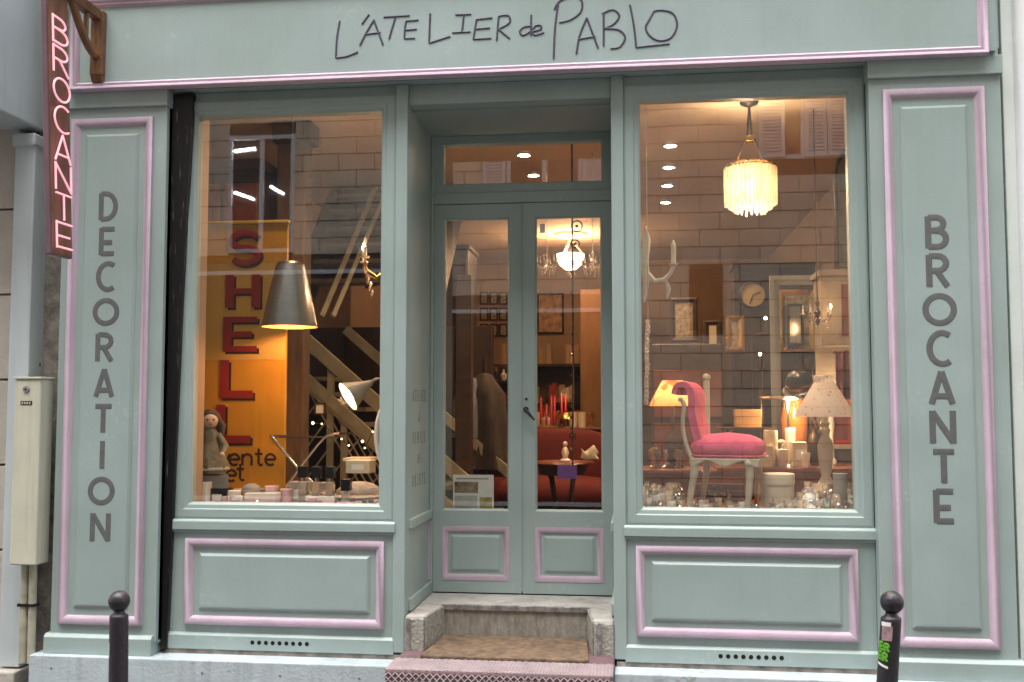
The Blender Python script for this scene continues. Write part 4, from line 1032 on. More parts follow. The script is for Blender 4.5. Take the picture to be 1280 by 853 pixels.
# apron: wavy cream rail
for y in (-.203,.203):
    top = Z(574); n = 24; poly = []
    x0_,x1_ = X(864),X(955)
    for i in range(n+1):
        t = i/n; poly.append((x0_+(x1_-x0_)*t, Z(580)-.016*math.cos(t*4*math.pi)))
    poly = poly+[(x1_,top),(x0_,top)]
    MB().prism(poly,y-.012,y+.012).build('apron', CHAIRW, chr_, local=True, bevel=.003)
MB().box(X(953),X(956),-.19,.19,Z(584),Z(574)).build('apron', CHAIRW, chr_, local=True, bevel=.003)
for (ut,ub_,y) in ((866,858,-.19),(941,939,-.19),(866,860,.19),(941,938,.19)):
    xt,xb = X(ut),X(ub_)
    MB().tube(smooth_path([Vector((xt,y,Z(575))),Vector((xt+.006,y,Z(590))),Vector(((xt+xb)/2+.004,y*.98,Z(612))),Vector((xb,y,.012)),Vector((xb-.004,y,0))],4),[.024]*3+[.022]*3+[.018]*4+[.014]*3+[.013]*2+[.015]*2,10).build('leg', CHAIRW, chr_, local=True, smooth=True)
MB().ball((X(941),-.216,Z(579)),.016,10).build('rosette', CHAIRW, chr_, local=True, smooth=True)

chr_.rotation_euler = (0,0,-R(14))
# side table with the orange lamp, behind the chair
YO2 = 1.55; k = px(YO2); c = at(841,492,YO2)
tb = thing('side_table', (c.x,YO2,FZ), 'small mahogany side table under the orange lamp', 'table'); zt = at(840,585,YO2).z-FZ
MB().box(-.22,.30,-.2,.2,zt-.03,zt).build('table_top', REDW, tb, local=True, bevel=.008)
MB().box(-.19,.27,-.17,.17,zt-.14,zt-.031).build('apron', REDW, tb, local=True)
for x in (-.17,.25):
    for y in (-.15,.15): MB().lathe([(.016,0),(.02,.1),(.024,zt-.14)],(x,y,0),10).build('leg', REDW, tb, local=True)
ol = thing('table_lamp', (c.x,YO2,FZ+zt), 'table lamp with glowing orange shade behind the pink chair', 'table lamp')
zb = FZ+zt; za = at(841,508,YO2).z-zb; zc = at(841,476,YO2).z-zb
MB().lathe([(30*k,za),(13*k,zc)],(0,0,0),10,cap=False).build('shade', SHADEO, ol, local=True)
ol.children[0].data.polygons[0].use_smooth = False
MB().lathe([(.07,0),(.075,.02),(.03,.04),(.06,.10),(.065,.16),(.03,.22),(.014,.25),(.012,za+.06)],(0,0,0),20).build('base', DARKW, ol, local=True, smooth=True)
MB().ball((0,0,za+.05),.03,12,1.2).build('bulb', BULB, ol, local=True, smooth=True)
lamp((c.x,YO2,zb+za+.06), 2.2, .04, WARM)
# brass trinkets round that lamp
for i in range(9):
    u = random.uniform(812,858); y = YO2-.12+random.uniform(-.06,.1); x = at(u,560,y).x
    h = random.uniform(.05,.14); m_ = random.choice([BRASS,BRASS,SILV,GLASSD])
    t = MB().lathe([(.022,0),(.024,.008),(.008,.02),(.010,h*.5),(.026,h*.75),(.022,h)],(0,0,0),12).build('brass_goblet', m_, None, smooth=True, loc=(x,y,FZ+zt+.001))
    tag(t, 'small brass or glass goblet crowded round the orange lamp', 'goblet', 'goblets round the orange lamp')
# grey painted column behind chair back
c = at(883,470,1.9); pc = thing('painted_post', (c.x,1.9,FZ), 'slim pale grey post behind the pink chair', 'post')
MB().box(-.02,.02,-.02,.02,0,at(883,476,1.9).z-FZ).build('shaft', LAMPG, pc, local=True, bevel=.005); MB().ball((0,0,at(883,476,1.9).z-FZ+.02),.03,10).build('finial', LAMPG, pc, local=True, smooth=True)

# long mahogany table across the right window with white pots
YM = 1.35; zt = at(1000,584,YM).z
mt = thing('console_table', (1.5,YM,FZ), 'long mahogany table carrying the cream pots', 'table')
x0_,x1_ = at(895,584,YM).x, at(1080,584,YM).x
MB().box(x0_,x1_,YM-.1,YM+.5,zt-.03,zt).build('table_top', REDW, mt, bevel=.006); MB().box(x0_+.03,x1_-.03,YM-.08,YM+.48,zt-.18,zt-.031).build('apron', REDW, mt)
for x in (x0_+.05,x1_-.05):
    for y in (YM-.05,YM+.45): MB().lathe([(.02,FZ),(.03,zt-.18)],(x,y,0),10).build('leg', REDW, mt)
def pot(name,u,v,YY,r,prof,m_,label,cat,zb=None):
    c = at(u,v,YY); zb = zt+.001 if zb is None else zb; h = c.z-zb
    t = MB().lathe([(r*a,h*b) for a,b in prof],(0,0,0),22).build(name, m_, None, smooth=True, loc=(c.x,YY,zb)); return tag(t, label, cat)
CYL = [(.9,0),(1,.03),(1,.95),(.94,1),(.9,.97),(.88,.1)]
pot('tall_jar',963,538,YM+.02,.045,CYL,CREAMB,'tall cream jar at left of the pots on the mahogany table','jar')
pot('cup',978,562,YM-.02,.04,[(.6,0),(.8,.1),(1,1),(.92,.98),(.7,.1)],PORC,'cream tapered cup in the middle of the pots','cup')
pot('jug',961,558,YM-.04,.04,[(.8,0),(1,.3),(.8,.8),(.95,1),(.85,.97)],CREAMB,'squat cream jug in front of the tall jar','jug')
pot('canister',988,535,YM+.10,.035,CYL+[],PORC,'slim white canister behind the cup','canister')
cardbox('cream_carton',991,553,1009,584,YM-.03,.1,CREAMB,'folded cream carton at right of the pots',zb=zt+.001)
pot('cup',1007,566,YM-.05,.03,[(.7,0),(1,.9),(.95,1),(.8,.1)],PORC,'small white cup right of the cream carton','cup')
# standing white letters
for ch,u in (('E',972),('S',986)):
    c = at(u,548,YM+.2); t = thing('wooden_letter', (c.x,YM+.2,zt+.001), 'standing cream letter %s among the pots' % ch, 'letter'); h = .16
    letter_mb(ch,h,(0,0,h/2),(1,0,0),(0,0,1),.013,(0,1,0),.013).build('letter_body', CREAMB, t, local=True)
lamp(at(990,530,YM+.05)+Vector((0,0,.12)), 8, .05, (1,.66,.36))  # added light without a fitting, brightens the pots
# small wooden crate and cup in front, on glass shelf
zsh = at(930,533,1.5).z
cr = thing('glass_shelf', (at(940,534,1.5).x,1.5,zsh-.02), 'narrow glass shelf carrying the wooden casket', 'shelf')
MB().box(-.22,.14,-.08,.12,0,.012).build('plate', DARKW, cr, local=True); 
for s in (-.15,.10): MB().box(s-.01,s+.01,.09,.12,-(zsh-.02-zt),-.001).build('bracket', DARKW, cr, local=True)
cs = cardbox('wooden_casket',919,512,952,528,1.44,.11,mat('honey_wood',(.55,.30,.10),.5,.15,10),'honey coloured wooden casket on the shelf above the pink seat',lid=mat('honey_wood_lid',(.58,.33,.12),.5,.15,10),zb=zsh-.0075)
# silver tray on stand and glass dome
YT2 = 1.45; c = at(984,498,YT2); tr_ = thing('silver_tray', (c.x,YT2,zt+.001), 'oval silver tray raised on a slim stand', 'tray'); h = c.z-zt
MB().lathe([(.06,0),(.05,.01),(.012,.03),(.012,h-.03),(.05,h-.012),(.02,h-.010)],(0,0,0),20).build('stand', SILV, tr_, local=True, smooth=True)
q = MB().lathe([(.005,0),(.15,0),(.18,.014),(.19,.02),(.18,.019),(.145,.006),(.005,.006)],(0,0,h-.01),32); q.v = [(x*1.0,y*.7,z) for x,y,z in q.v]; q.build('dish', SILV, tr_, local=True, smooth=True)
# dark hat on a head block
c = at(1001,480,1.5); ht = thing('felt_hat', (c.x,1.5,c.z-.03), 'dark round felt hat above the silver tray', 'hat'); ht.rotation_euler = (R(24),R(-16),0)
MB().lathe([(.115,0),(.118,.006),(.10,.012),(.092,.02),(.085,.07),(.06,.11),(.02,.125),(.001,.127)],(0,0,0),26).build('crown', BLKP, ht, local=True, smooth=True)
MB().lathe([(.0935,.02),(.096,.022),(.092,.045),(.09,.046)],(0,0,0),26).build('band', REDW, ht, local=True, smooth=True)
MB().tube([(0,0,.1),(0,0,-.02),(.06,-.10,-(c.z-.03-zt)*.93)],.012,8).build('hat_post', DARKW, ht, local=True)
# white floral lamp
YF2 = .75; k = px(YF2); c = at(1031,520,YF2); fl2 = thing('table_lamp', (c.x,YF2,PZ), 'table lamp with white floral shade and turned wooden foot', 'table lamp')
Zf = lambda v: at(1031,v,YF2).z-PZ
MB().lathe([(36*k,Zf(521)),(35*k,Zf(518)),(12*k,Zf(478)),(9*k,Zf(477))],(0,0,0),30,cap=False).build('shade', SHADEW, fl2, local=True, smooth=True)
MB().lathe([(12.3*k,Zf(478)),(12*k,Zf(470)),(10*k,Zf(469))],(0,0,0),30,cap=False).build('shade_collar', SHADEW, fl2, local=True, smooth=True)
MB().lathe([(14*k,0),(14*k,.012),(8*k,.03),(10*k,.05),(5*k,.07),(9*k,.09),(5*k,.11),(10*k,.13),(5*k,Zf(595)),(7*k,Zf(588)),(9*k,Zf(570)),(9.5*k,Zf(556)),(6*k,Zf(548)),(4*k,Zf(543)),(6.5*k,Zf(538)),(4*k,Zf(534)),(6*k,Zf(529)),(3*k,Zf(525)),(2*k,Zf(505))],(0,0,0),20).build('foot', CHAIRW, fl2, local=True, smooth=True)
# lit cream cabinet with red box
CREAMC = mat('aged_cream_cabinet', (.34,.27,.19), .6, .15, 6, .2, 50)
YV = 1.75; a = at(1028,560,YV); b2 = at(1085,520,YV)
cab = thing('cream_cabinet', ((a.x+b2.x)/2,YV,FZ), 'cream wall cabinet with open lit shelf at the right side', 'cabinet')
zlo = at(1050,556,YV).z; zhi = at(1050,345,YV).z; zm = at(1050,432,YV).z
xa = at(1030,560,YV).x; xb = 2.44
MB().box(xa,xb,YV,YV+.28,zlo-.03,zlo).build('shelf_board', CREAMC, cab, bevel=.004); MB().box(xa,xb,YV+.25,YV+.28,zlo,zm).build('back_board', CREAMC, cab); MB().box(xa,xb,YV-.01,YV+.3,zm,zhi).build('upper_box', CREAMC, cab, bevel=.006); MB().box(xa-.02,xb,YV-.03,YV+.3,zhi,zhi+.04).build('cornice', CREAMC, cab, bevel=.008)
x_ = at(1052,390,YV-.012).x; MB().box(x_,xb-.05,YV-.014,YV-.0105,zm+.06,zhi-.06).build('door_panel', REDW, cab, bevel=.001)
MB().box(xa+.1,xb-.05,YV+.02,YV+.24,FZ,zlo-.031).build('carcass', DARKW, cab)
lamp((xa+.12,YV+.1,zlo+.42), 1.0, .03, (1,.7,.42))
a = at(1043,554,YV-.02); b2 = at(1064,500,YV-.02)
rb = thing('red_box', ((a.x+b2.x)/2,YV+.06,zlo), 'upright red lacquer box on the lit shelf at the right', 'box')
MB().box(a.x,b2.x,YV+.03,YV+.13,zlo+.0005,b2.z).build('case', REDB, rb, bevel=.006); MB().box(a.x+.015,b2.x-.015,YV+.027,YV+.03,zlo+.03,b2.z-.03).build('front_panel', REDF, rb)
c = at(1060,465,1.4); cu = thing('wine_curtain', (c.x,1.42,FZ), 'dark wine red cloth hanging at the right edge of the right window', 'curtain')
q = MB(); n = 30; x0_ = at(1046,465,1.4).x; x1_ = x0_+.3
z1_ = at(1060,440,1.4).z; z0_ = at(1060,500,1.4).z
vs = [(x0_+(x1_-x0_)*i/n,1.42+.018*math.sin(i*1.3),z) for i in range(n+1) for z in (z0_,z1_)]; q.add(vs,[(2*i,2*i+2,2*i+3,2*i+1) for i in range(n)])
ob = q.build('cloth', mat('wine_cloth',(.12,.012,.02),.9,.2,8), cu, smooth=True); sm = ob.modifiers.new('thick','SOLIDIFY'); sm.thickness = .004
MB().tube([(x0_-.02,1.42,z1_),(2.445,1.42,z1_)],.008,8).build('rail', BRASS, cu)
# hat box, small china
YH = .42; c = at(971,592,YH); k = px(YH); hb = thing('hat_box', (c.x,YH,PZ), 'round cream hat box on a pale saucer stack in the right window', 'hat box'); h = c.z-PZ
MB().lathe([(26*k,0),(26*k,.012),(22*k,.014)],(0,0,0),28).build('stand', PORC, hb, local=True, smooth=True)
MB().lathe([(20*k,.0145),(20*k,h*.78)],(0,0,0),32).build('drum', CREAMB, hb, local=True, smooth=True); MB().lathe([(21*k,h*.72),(21.2*k,h*.97),(20.5*k,h),(.001,h)],(0,0,0),32).build('lid', CREAMB, hb, local=True, smooth=True)
# glassware in front
profs = [[(.6,0),(.62,.03),(.12,.10),(.10,.42),(.55,.55),(.7,.78),(.62,1)],[(.8,0),(.85,.05),(.9,.95),(.95,1)],[(.5,0),(.85,.12),(1,.4),(.7,.7),(.3,.82),(.4,1)],[(.7,0),(.75,.05),(.25,.12),(.2,.3),(.9,.5),(1,.9),(.92,1)],[(.6,0),(.9,.2),(.95,.55),(.35,.7),(.3,.85),(.5,.9),(.2,.95),(.28,1)]]
gm = {}
for pi,p_ in enumerate(profs):
    for mi,m_ in enumerate((GLASSC,GLASSD,PORC,SILV)): gm[pi,mi] = MB().lathe([(r*.034,z*.11) for r,z in p_],(0,0,0),16,cap=False).mesh('glass_piece', m_, True)
placed = []; cx_l = chr_.location.x
for i in range(4000):
    x = random.uniform(.70,1.86); y = random.uniform(.10,.42)
    if .60 < y and True: continue
    if any((x-a_)**2+(y-b_)**2 < .036**2 for a_,b_ in placed): continue
    if (x-hb.location.x)**2+(y-YH)**2 < .165**2: continue
    lg = [(cx_l+.15,.18),(cx_l-.20,.30),(cx_l+.28,.55),(cx_l-.07,.66)]
    if any((x-a_)**2+(y-b_)**2 < .05**2 for a_,b_ in lg): continue
    if abs(x-cx_l) < .24 and y > .24: continue
    placed.append((x,y))
    if len(placed) >= 190: break
for i,(x,y) in enumerate(placed):
    s = random.uniform(.72,1.1)*(1.25 if y > .28 else .85)*(.7 if abs(x-cx_l) < .26 else 1)
    o = bpy.data.objects.new('glass_piece', gm[random.randrange(5), random.choice((0,0,0,0,1,2,2,3))]); col.objects.link(o); o.location = (x,y,PZ); o.scale = (s,s,s*random.uniform(.8,1.3))
    look = {'clear_glassware':'clear glass','smoky_glassware':'smoky glass','porcelain':'white china','silver_plate':'silver'}[o.data.materials[0].name]
    zone = 'left of the pink chair' if x < cx_l-.24 else 'under the pink chair' if x < cx_l+.24 else 'beside the cream hat box' if x < 1.40 else 'below the floral lamp'
    tag(o, 'small %s piece %s, %s the right window glass' % (look, zone, 'close behind' if y < .24 else 'set back from'), 'glassware', 'glassware along the right window')
for i,(u,v,r,m_,l) in enumerate(((817,612,.035,SILV,'silver beaker at left among the glassware'),(988,636,.03,PORC,'tiny white china cup by the glass, front middle'),(1003,628,.04,GLASSD,'smoky glass bowl right of the hat box'),(1012,610,.05,PORC,'pale patterned china vase under the floral lamp'),(1050,592,.04,CARDG,'grey lidded tin at right of the floral lamp'),(1060,612,.05,PORC,'blue white china jar at the right foot of the window'),(1030,628,.045,PINKB,'pinkish china bowl below the turned lamp foot'),(870,628,.03,PORC,'white china pot between the chair legs'))):
    pot('china_piece',u,v,.22+.03*(i%3),r,profs[(1,3,3,2,1,2,3,1)[i]],m_,l,'china',zb=PZ)
c = at(838,605,.55); pot('dark_vase',842,604,.55,.075,[(.5,0),(.9,.2),(1,.5),(.6,.85),(.4,.92),(.5,1)],mat('dark_glaze',(.03,.03,.035),.2,.2,8),'round dark glazed vase behind the chair legs','vase',zb=PZ)
# string of glitter under chair
for i in range(16):
    u = random.uniform(875,925); v = random.uniform(605,628); c = at(u,v,.95)
    t = MB().ball((0,0,0),.012,8).build('glass_ball', random.choice([BRASS,SILV,CRYST]), None, smooth=True, loc=c); tag(t,'small shiny ball on the shelf behind the chair legs','ornament','shiny balls behind the chair')
bs = thing('ball_rack', (at(900,620,.98).x,.98,PZ), 'low dark wooden rack holding shiny balls behind the chair legs', 'rack')
MB().box(-.14,.14,.02,.05,0,.14).build('back', REDW, bs, local=True); 
for z in (.02,.07,.11): MB().box(-.14,.14,-.05,.02,z-.008,z-.002).build('shelf', REDW, bs, local=True)
# wall clock
YQ = 5.0; c = at(941,369,YQ); k = px(YQ); ck = thing('wall_clock', (c.x,YQ,c.z), 'round yellowed wall clock glimpsed deep in the right window', 'clock')
MB().lathe([(17*k,.05),(17*k,-.02),(15*k,-.03),(14*k,-.01)],(0,0,0),28,'y').build('case', DARKW, ck, local=True, smooth=True); MB().lathe([(.001,-.012),(15*k,-.012),(15*k,.0)],(0,0,0),28,'y').build('dial', CLOCKF, ck, local=True)
for a,l in ((70,9),(200,12)): MB().tube([(0,-.016,0),(l*k*math.sin(R(a)),-.016,l*k*math.cos(R(a)))],.006,6).build('hand', BLKP, ck, local=True)
# partition the clock hangs on, tall picture frames, wall of frames at right
pt_ = thing('clock_cupboard', (1.9,5.1,FZ), 'tall dark cupboard carrying the round clock', 'cupboard')
MB().box(at(918,369,5.06).x,2.449,5.06,5.44,FZ,at(941,335,5.06).z).build('panel', DARKW, pt_)
MB().box(at(916,369,5.0).x,2.449,5.03,5.44,at(941,335,5.06).z,at(941,330,5.06).z).build('cornice', DARKW, pt_)
def pframe(u0,v0,u1,v1,YY,m_,inner,label,w=.03,zfoot=None):
    a = at(u0,v1,YY); b_ = at(u1,v0,YY); t = thing('picture_frame', ((a.x+b_.x)/2,YY,a.z), label, 'picture frame')
    MB().frame(a.x,b_.x,a.z,b_.z,[(0,YY+.015),(0,YY-.012),(w*.4,YY-.018),(w,YY-.006),(w,YY+.015)]).build('frame', m_, t)
    if inner: MB().box(a.x+w-.002,b_.x-w+.002,YY,YY+.006,a.z+w-.002,b_.z-w+.002).build('picture', inner, t)
    return t
pframe(966,344,1032,600,2.3,LAMPG,DARKW,'tall pale grey door sized frame behind the silver tray',.07)
pframe(975,362,1018,440,2.25,BRASS,PHOTO,'gilt framed brown picture inside the tall grey frame',.04)
pframe(984,380,1004,432,2.20,DARKW,MIRR,'small dark framed mirror in front of the gilt picture',.02)
a = at(1052,235,1.6); am = thing('arched_mirror', (a.x,1.6,at(1050,330,1.6).z), 'tall dark arched mirror frame at the upper right of the right window', 'mirror')
pts = [at(1046,335,1.6),at(1045,215,1.6)]; x0_ = pts[0].x; zt_ = pts[1].z; rr = .16
path = [(x0_,1.6,pts[0].z),(x0_,1.6,zt_)]+[(x0_+rr-rr*math.cos(R(t)),1.6,zt_+rr*math.sin(R(t))) for t in range(15,181,15)]+[(x0_+2*rr,1.6,pts[0].z)]
MB().tube(path,.02,8,closed=True).build('frame', DARKW, am, smooth=True); MB().prism([(p[0],p[2]) for p in path],1.61,1.615).build('glass', MIRR, am)
# lit crystal sconce by the cabinet
chandelier(1022,398,1.60,.5,'small lit crystal chandelier beside the cream cabinet',1,5,4,.5,BRASS=DARKW)
# odd dark bits: coat stand with garments and a tall dark dresser behind the chair
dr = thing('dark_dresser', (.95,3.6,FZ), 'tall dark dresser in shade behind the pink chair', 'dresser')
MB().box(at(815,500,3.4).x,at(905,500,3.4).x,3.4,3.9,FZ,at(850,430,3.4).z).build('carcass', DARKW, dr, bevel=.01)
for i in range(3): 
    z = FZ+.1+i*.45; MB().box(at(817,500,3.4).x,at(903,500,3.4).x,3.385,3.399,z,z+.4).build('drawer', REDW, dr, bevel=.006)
cn = thing('candlestick', (at(940,520,1.8).x,1.8,zt_*0+1.36), 'dark iron candlestick with two lit tips left of the grey frame', 'candlestick')
FA2 = emit('candle_tip', (1,.75,.45), 16)
for u,v in ((957,398),(950,443)):
    c = at(u,v,1.8); MB().tube([(cn.location.x,1.8,1.36),(cn.location.x,1.8,c.z-.12),(c.x,1.8,c.z-.1),(c.x,1.8,c.z-.02)],.008,6).build('branch', DARKW, cn); MB().ball(c,.011,8).build('flame_bulb', FA2, cn, smooth=True)
MB().lathe([(.1,0),(.1,.012),(.02,.03)],(cn.location.x,1.8,1.36-.0),16).build('foot', DARKW, cn)
MB().box(cn.location.x-.12,cn.location.x+.12,1.7,1.9,FZ,1.3595).build('pedestal', DARKW, cn)

# ================================================================== SEEN THROUGH THE DOOR
# display card behind the left leaf
YI = .72; a = at(566,637,YI); b2 = at(617,594,YI)
dc = thing('photo_card', ((a.x+b2.x)/2,YI,FZ), 'white printed photo card on an easel behind the left door pane', 'card')
MB().box(a.x,b2.x,YI,YI+.006,a.z,b2.z).build('sheet', PAPER, dc); w_ = b2.x-a.x; h_ = b2.z-a.z
MB().box(a.x+.01,a.x+w_*.62,YI-.0012,YI-.0002,a.z+h_*.48,a.z+h_*.80).build('photo', PHOTO, dc); MB().box(a.x+w_*.66,b2.x-.008,YI-.0012,YI-.0002,a.z+.01,a.z+h_*.36).build('photo', mat('photo_yellow',(.40,.32,.12),.5,.6,30), dc); MB().box(a.x+.01,a.x+w_*.6,YI-.0012,YI-.0002,a.z+.012,a.z+h_*.40).build('photo', mat('photo_pale',(.50,.52,.46),.5,.2,18), dc)
MB().box(a.x+.02,b2.x-.03,YI-.0012,YI-.0002,a.z+h_*.87,a.z+h_*.91).build('printed_line', CARDG, dc)
MB().tube([((a.x+b2.x)/2,YI+.01,b2.z-.03),((a.x+b2.x)/2,YI+.16,FZ)],.008,6).build('prop', DARKW, dc); 
for s in (.2,.8): MB().tube([(a.x+w_*s,YI+.01,a.z+.02),(a.x+w_*s,YI-.02,FZ)],.008,6).build('prop', DARKW, dc)
# hanging iron garland
YJ = 1.0; c = at(715,275,YJ); hg = thing('hanging_garland', (c.x,YJ,at(715,625,YJ).z), 'long hanging iron garland with scroll rings behind the right door pane', 'garland')
MB().tube([(c.x,YJ,CZ-.002),(c.x+.004,YJ,at(715,450,YJ).z),(c.x-.004,YJ,at(715,630,YJ).z)],.006,6).build('rod', DARKW, hg)
for (u,v,r) in ((721,283,.034),(719,305,.026),(716,545,.02),(716,330,.018)):
    p = at(u,v,YJ); MB().tube([(p.x+r*math.cos(2*math.pi*i/20),YJ,p.z+r*math.sin(2*math.pi*i/20)) for i in range(20)],.0045,6,closed=True).build('scroll_ring', DARKW, hg, smooth=True); MB().ball((p.x,YJ,p.z),.011,8).build('bud', DARKW, hg, smooth=True)
for i in range(18):
    p = at(715,340+i*13,YJ); MB().ball((p.x+random.uniform(-.008,.008),YJ,p.z),.009,6).build('bead', random.choice([CRYST,DARKW]), hg)
c = at(709,590,YJ); MB().box(c.x-.06,c.x+.06,YJ-.01,YJ-.006,c.z-.042,c.z+.042).build('tag_card', PURP, hg)
# deep ceiling lamp: bowl with rosette
YR = 6.3; c = at(713,326,YR); k = px(YR); bl_ = thing('bowl_pendant', (c.x,YR,c.z), 'glowing glass bowl pendant deep in the shop seen through the door', 'pendant lamp')
BOWL = emit('lit_bowl_glass', (1,.80,.55), 4.5)
MB().lathe([(.001,-12*k),(7*k,-11*k),(14*k,-5*k),(17*k,4*k),(17.5*k,8*k),(16*k,8*k)],(0,0,0),28,cap=False).build('bowl', BOWL, bl_, local=True, smooth=True)
for a in (0,120,240): MB().tube([(16*k*math.cos(R(a)),16*k*math.sin(R(a)),8*k),(0,0,CZ-c.z-.05)],.006,6).build('chain', BRASS, bl_, local=True)
MB().lathe([(.2,CZ-c.z-.002),(.18,CZ-c.z-.03),(.05,CZ-c.z-.05),(.001,CZ-c.z-.06)],(0,0,0),24).build('ceiling_rose', PLASTW, bl_, local=True, smooth=True)
lamp((c.x,YR,c.z+14*k), 24, .05, WARM)
lamp((c.x,YR,c.z-16*k), 4, .05, WARM)
chandelier(684,332,2.6,.42,'unlit crystal chandelier left of the bowl pendant in the right door pane',0,6,5,0,BRASS=CRYST)
chandelier(741,332,2.6,.46,'unlit crystal chandelier right of the bowl pendant in the right door pane',0,6,5,0,BRASS=CRYST)
# red sofa
YU = 4.2; k = px(YU); sf = thing('red_sofa', (at(690,590,YU).x,YU,FZ), 'long red upholstered sofa in the middle of the shop', 'sofa')
xa = at(612,580,YU).x; xb = at(765,580,YU).x; zs_ = at(690,600,YU).z; zbk = at(690,538,YU).z
o_ = sf.location
q = pad(xa,xb,YU,YU+.7,max(FZ+.12,zs_-.25),zs_,8,36,10,.02); q.build('seat', REDF, sf, smooth=True)
q = pad(xa,xb,YU+.55,YU+.8,FZ+.3,zbk,8,36,10,0); q.build('backrest', REDF, sf, smooth=True)
for x in (xa,xb): q = pad(x-.1,x+.1,YU-.02,YU+.75,FZ+.15,zs_+.16,6,24,10,.0); q.build('arm', REDF, sf, smooth=True)
for x in (xa+.05,xb-.05):
    for y in (YU+.06,YU+.7): MB().lathe([(.02,0),(.03,.14)],(x,y,FZ),8).build('leg', DARKW, sf)
# dark round table in front of it
YX = 2.6; k = px(YX); c = at(703,577,YX); rt = thing('round_table', (c.x,YX,FZ), 'dark oval table with curved iron legs before the red sofa', 'table'); h = c.z-FZ
q = MB().lathe([(.001,h-.02),(.24,h-.02),(.25,h-.01),(.24,h),(.001,h)],(0,0,0),32); q.build('table_top', REDW, rt, local=True, smooth=True)
for i in range(4):
    a = R(45+90*i); ca,sa = math.cos(a),math.sin(a); MB().tube([(.20*ca,.20*sa,h-.02),(.12*ca,.12*sa,h-.12),(.08*ca,.08*sa,h*.5),(.2*ca,.2*sa,.01)],.014,8).build('leg', BLKP, rt, local=True, smooth=True)
MB().lathe([(.17,h-.10),(.2,h-.021)],(0,0,0),28).build('apron', DARKW, rt, local=True)
c = at(707,552,YX); fg = thing('figurine', (c.x,YX-.05,FZ+h), 'small pale figurine standing on the dark oval table', 'figurine')
MB().lathe([(.04,0),(.045,.01),(.02,.03),(.03,.07),(.02,.10),(.012,.115)],(0,0,.001),14).build('body', PORC, fg, local=True, smooth=True); MB().ball((0,0,.135),.02,10,1.1).build('head', PORC, fg, local=True, smooth=True)
a = at(738,582,YX); sc2 = thing('paper_scroll', (a.x,YX-.1,FZ+h), 'crumpled cream paper at the right of the oval table', 'paper')
q = MB().ball((0,0,.05),.06,14,.8,1.2,.8); q.v = [(x*(1+.25*math.sin(z*90)),y,z*(1+.3*math.sin(x*70))+.01) for x,y,z in q.v]; q.build('sheet', CREAMB, sc2, local=True)
# sideboard behind the sofa with red candles, brass lamp
YY = 5.1; zs2 = at(700,535,YY).z; sb = thing('sideboard', (at(700,535,YY).x,YY+.2,FZ), 'low dark sideboard behind the red sofa', 'sideboard')
xa = at(600,535,YY).x; xb = at(765,535,YY).x; MB().box(xa,xb,YY,YY+.4,FZ,zs2-.02).build('carcass', DARKW, sb); MB().box(xa-.02,xb+.02,YY-.02,YY+.42,zs2-.019,zs2).build('top_board', REDW, sb, bevel=.005)
for i,(u,v) in enumerate(((676,497),(689,494),(693,495),(702,492),(707,493),(683,505))):
    c = at(u,v,YY+.1); t = thing('red_candle', (c.x,YY+.1,zs2+.0005), '%s red candle in the row behind the sofa' % ('first','second','third','fourth','fifth','short')[i], 'candle', 'red candles on the sideboard'); h = c.z-zs2
    MB().lathe([(.03,0),(.032,.008),(.012,.02),(.014,.04)],(0,0,0),10).build('holder', BRASS, t, local=True, smooth=True); MB().lathe([(.013,.04),(.012,h-.01),(.003,h)],(0,0,0),10).build('stick', REDB, t, local=True, smooth=True)
c = at(707,530,YY-.0); bs2 = thing('brass_lamp', (c.x,YY+.04,zs2), 'little brass lamp with domed shade among the red candles', 'lamp')
MB().lathe([(.05,0),(.045,.012),(.012,.025),(.010,.10)],(0,0,.0005),14).build('base', BRASS, bs2, local=True, smooth=True); MB().lathe([(.10,.09),(.08,.12),(.04,.15),(.01,.16)],(0,0,0),18,cap=False).build('shade', BRASS, bs2, local=True, smooth=True)
lamp((c.x,YY-.05,zs2+.35), .8, .05, WARM)
# back bookcase with books
YZ = 7.6; xa = at(585,450,YZ).x; xb = at(765,450,YZ).x; bc2 = thing('bookcase', ((xa+xb)/2,YZ+.2,FZ), 'tall dark bookcase against the back wall', 'bookcase')
ztop = at(680,455,YZ).z
MB().box(xa,xb,YZ+.28,YZ+.3,FZ,ztop).build('back_board', DARKW, bc2); MB().box(xa,xa+.03,YZ,YZ+.28,FZ,ztop).build('side', DARKW, bc2); MB().box(xb-.03,xb,YZ,YZ+.28,FZ,ztop).build('side', DARKW, bc2)
shz = [FZ+.05,FZ+.45,FZ+.85,FZ+1.15,ztop]
for z in shz: MB().box(xa+.0305,xb-.0305,YZ+.002,YZ+.279,z-.03,z).build('shelf', DARKW, bc2)
bm_ = [MB().box(0,1,0,1,0,1).mesh('book', m_) for m_ in BOOKS]
cnt = 0
for si in (2,3,4):
    x = xa+.05
    while x < xb-.1 and cnt < 70:
        t = random.uniform(.025,.06)
        if random.random() < .12: x += random.uniform(.05,.2); continue
        o = bpy.data.objects.new('book', random.choice(bm_ if si < 4 else [bm_[2],bm_[5],bm_[2]])); col.objects.link(o); o.location = (x,YZ+.03,shz[si]+.001); o.scale = (t-.003,.17,random.uniform(.18,.27)); x += t; cnt += 1
        tag(o, 'old %s book on the %s shelf of the dark back bookcase' % (dict(zip([m_.name for m_ in BOOKS],('red','brown','tan','black','scarlet','drab')))[o.data.materials[0].name], {2:'lower',3:'middle',4:'top'}[si]), 'book', 'books in the back bookcase')
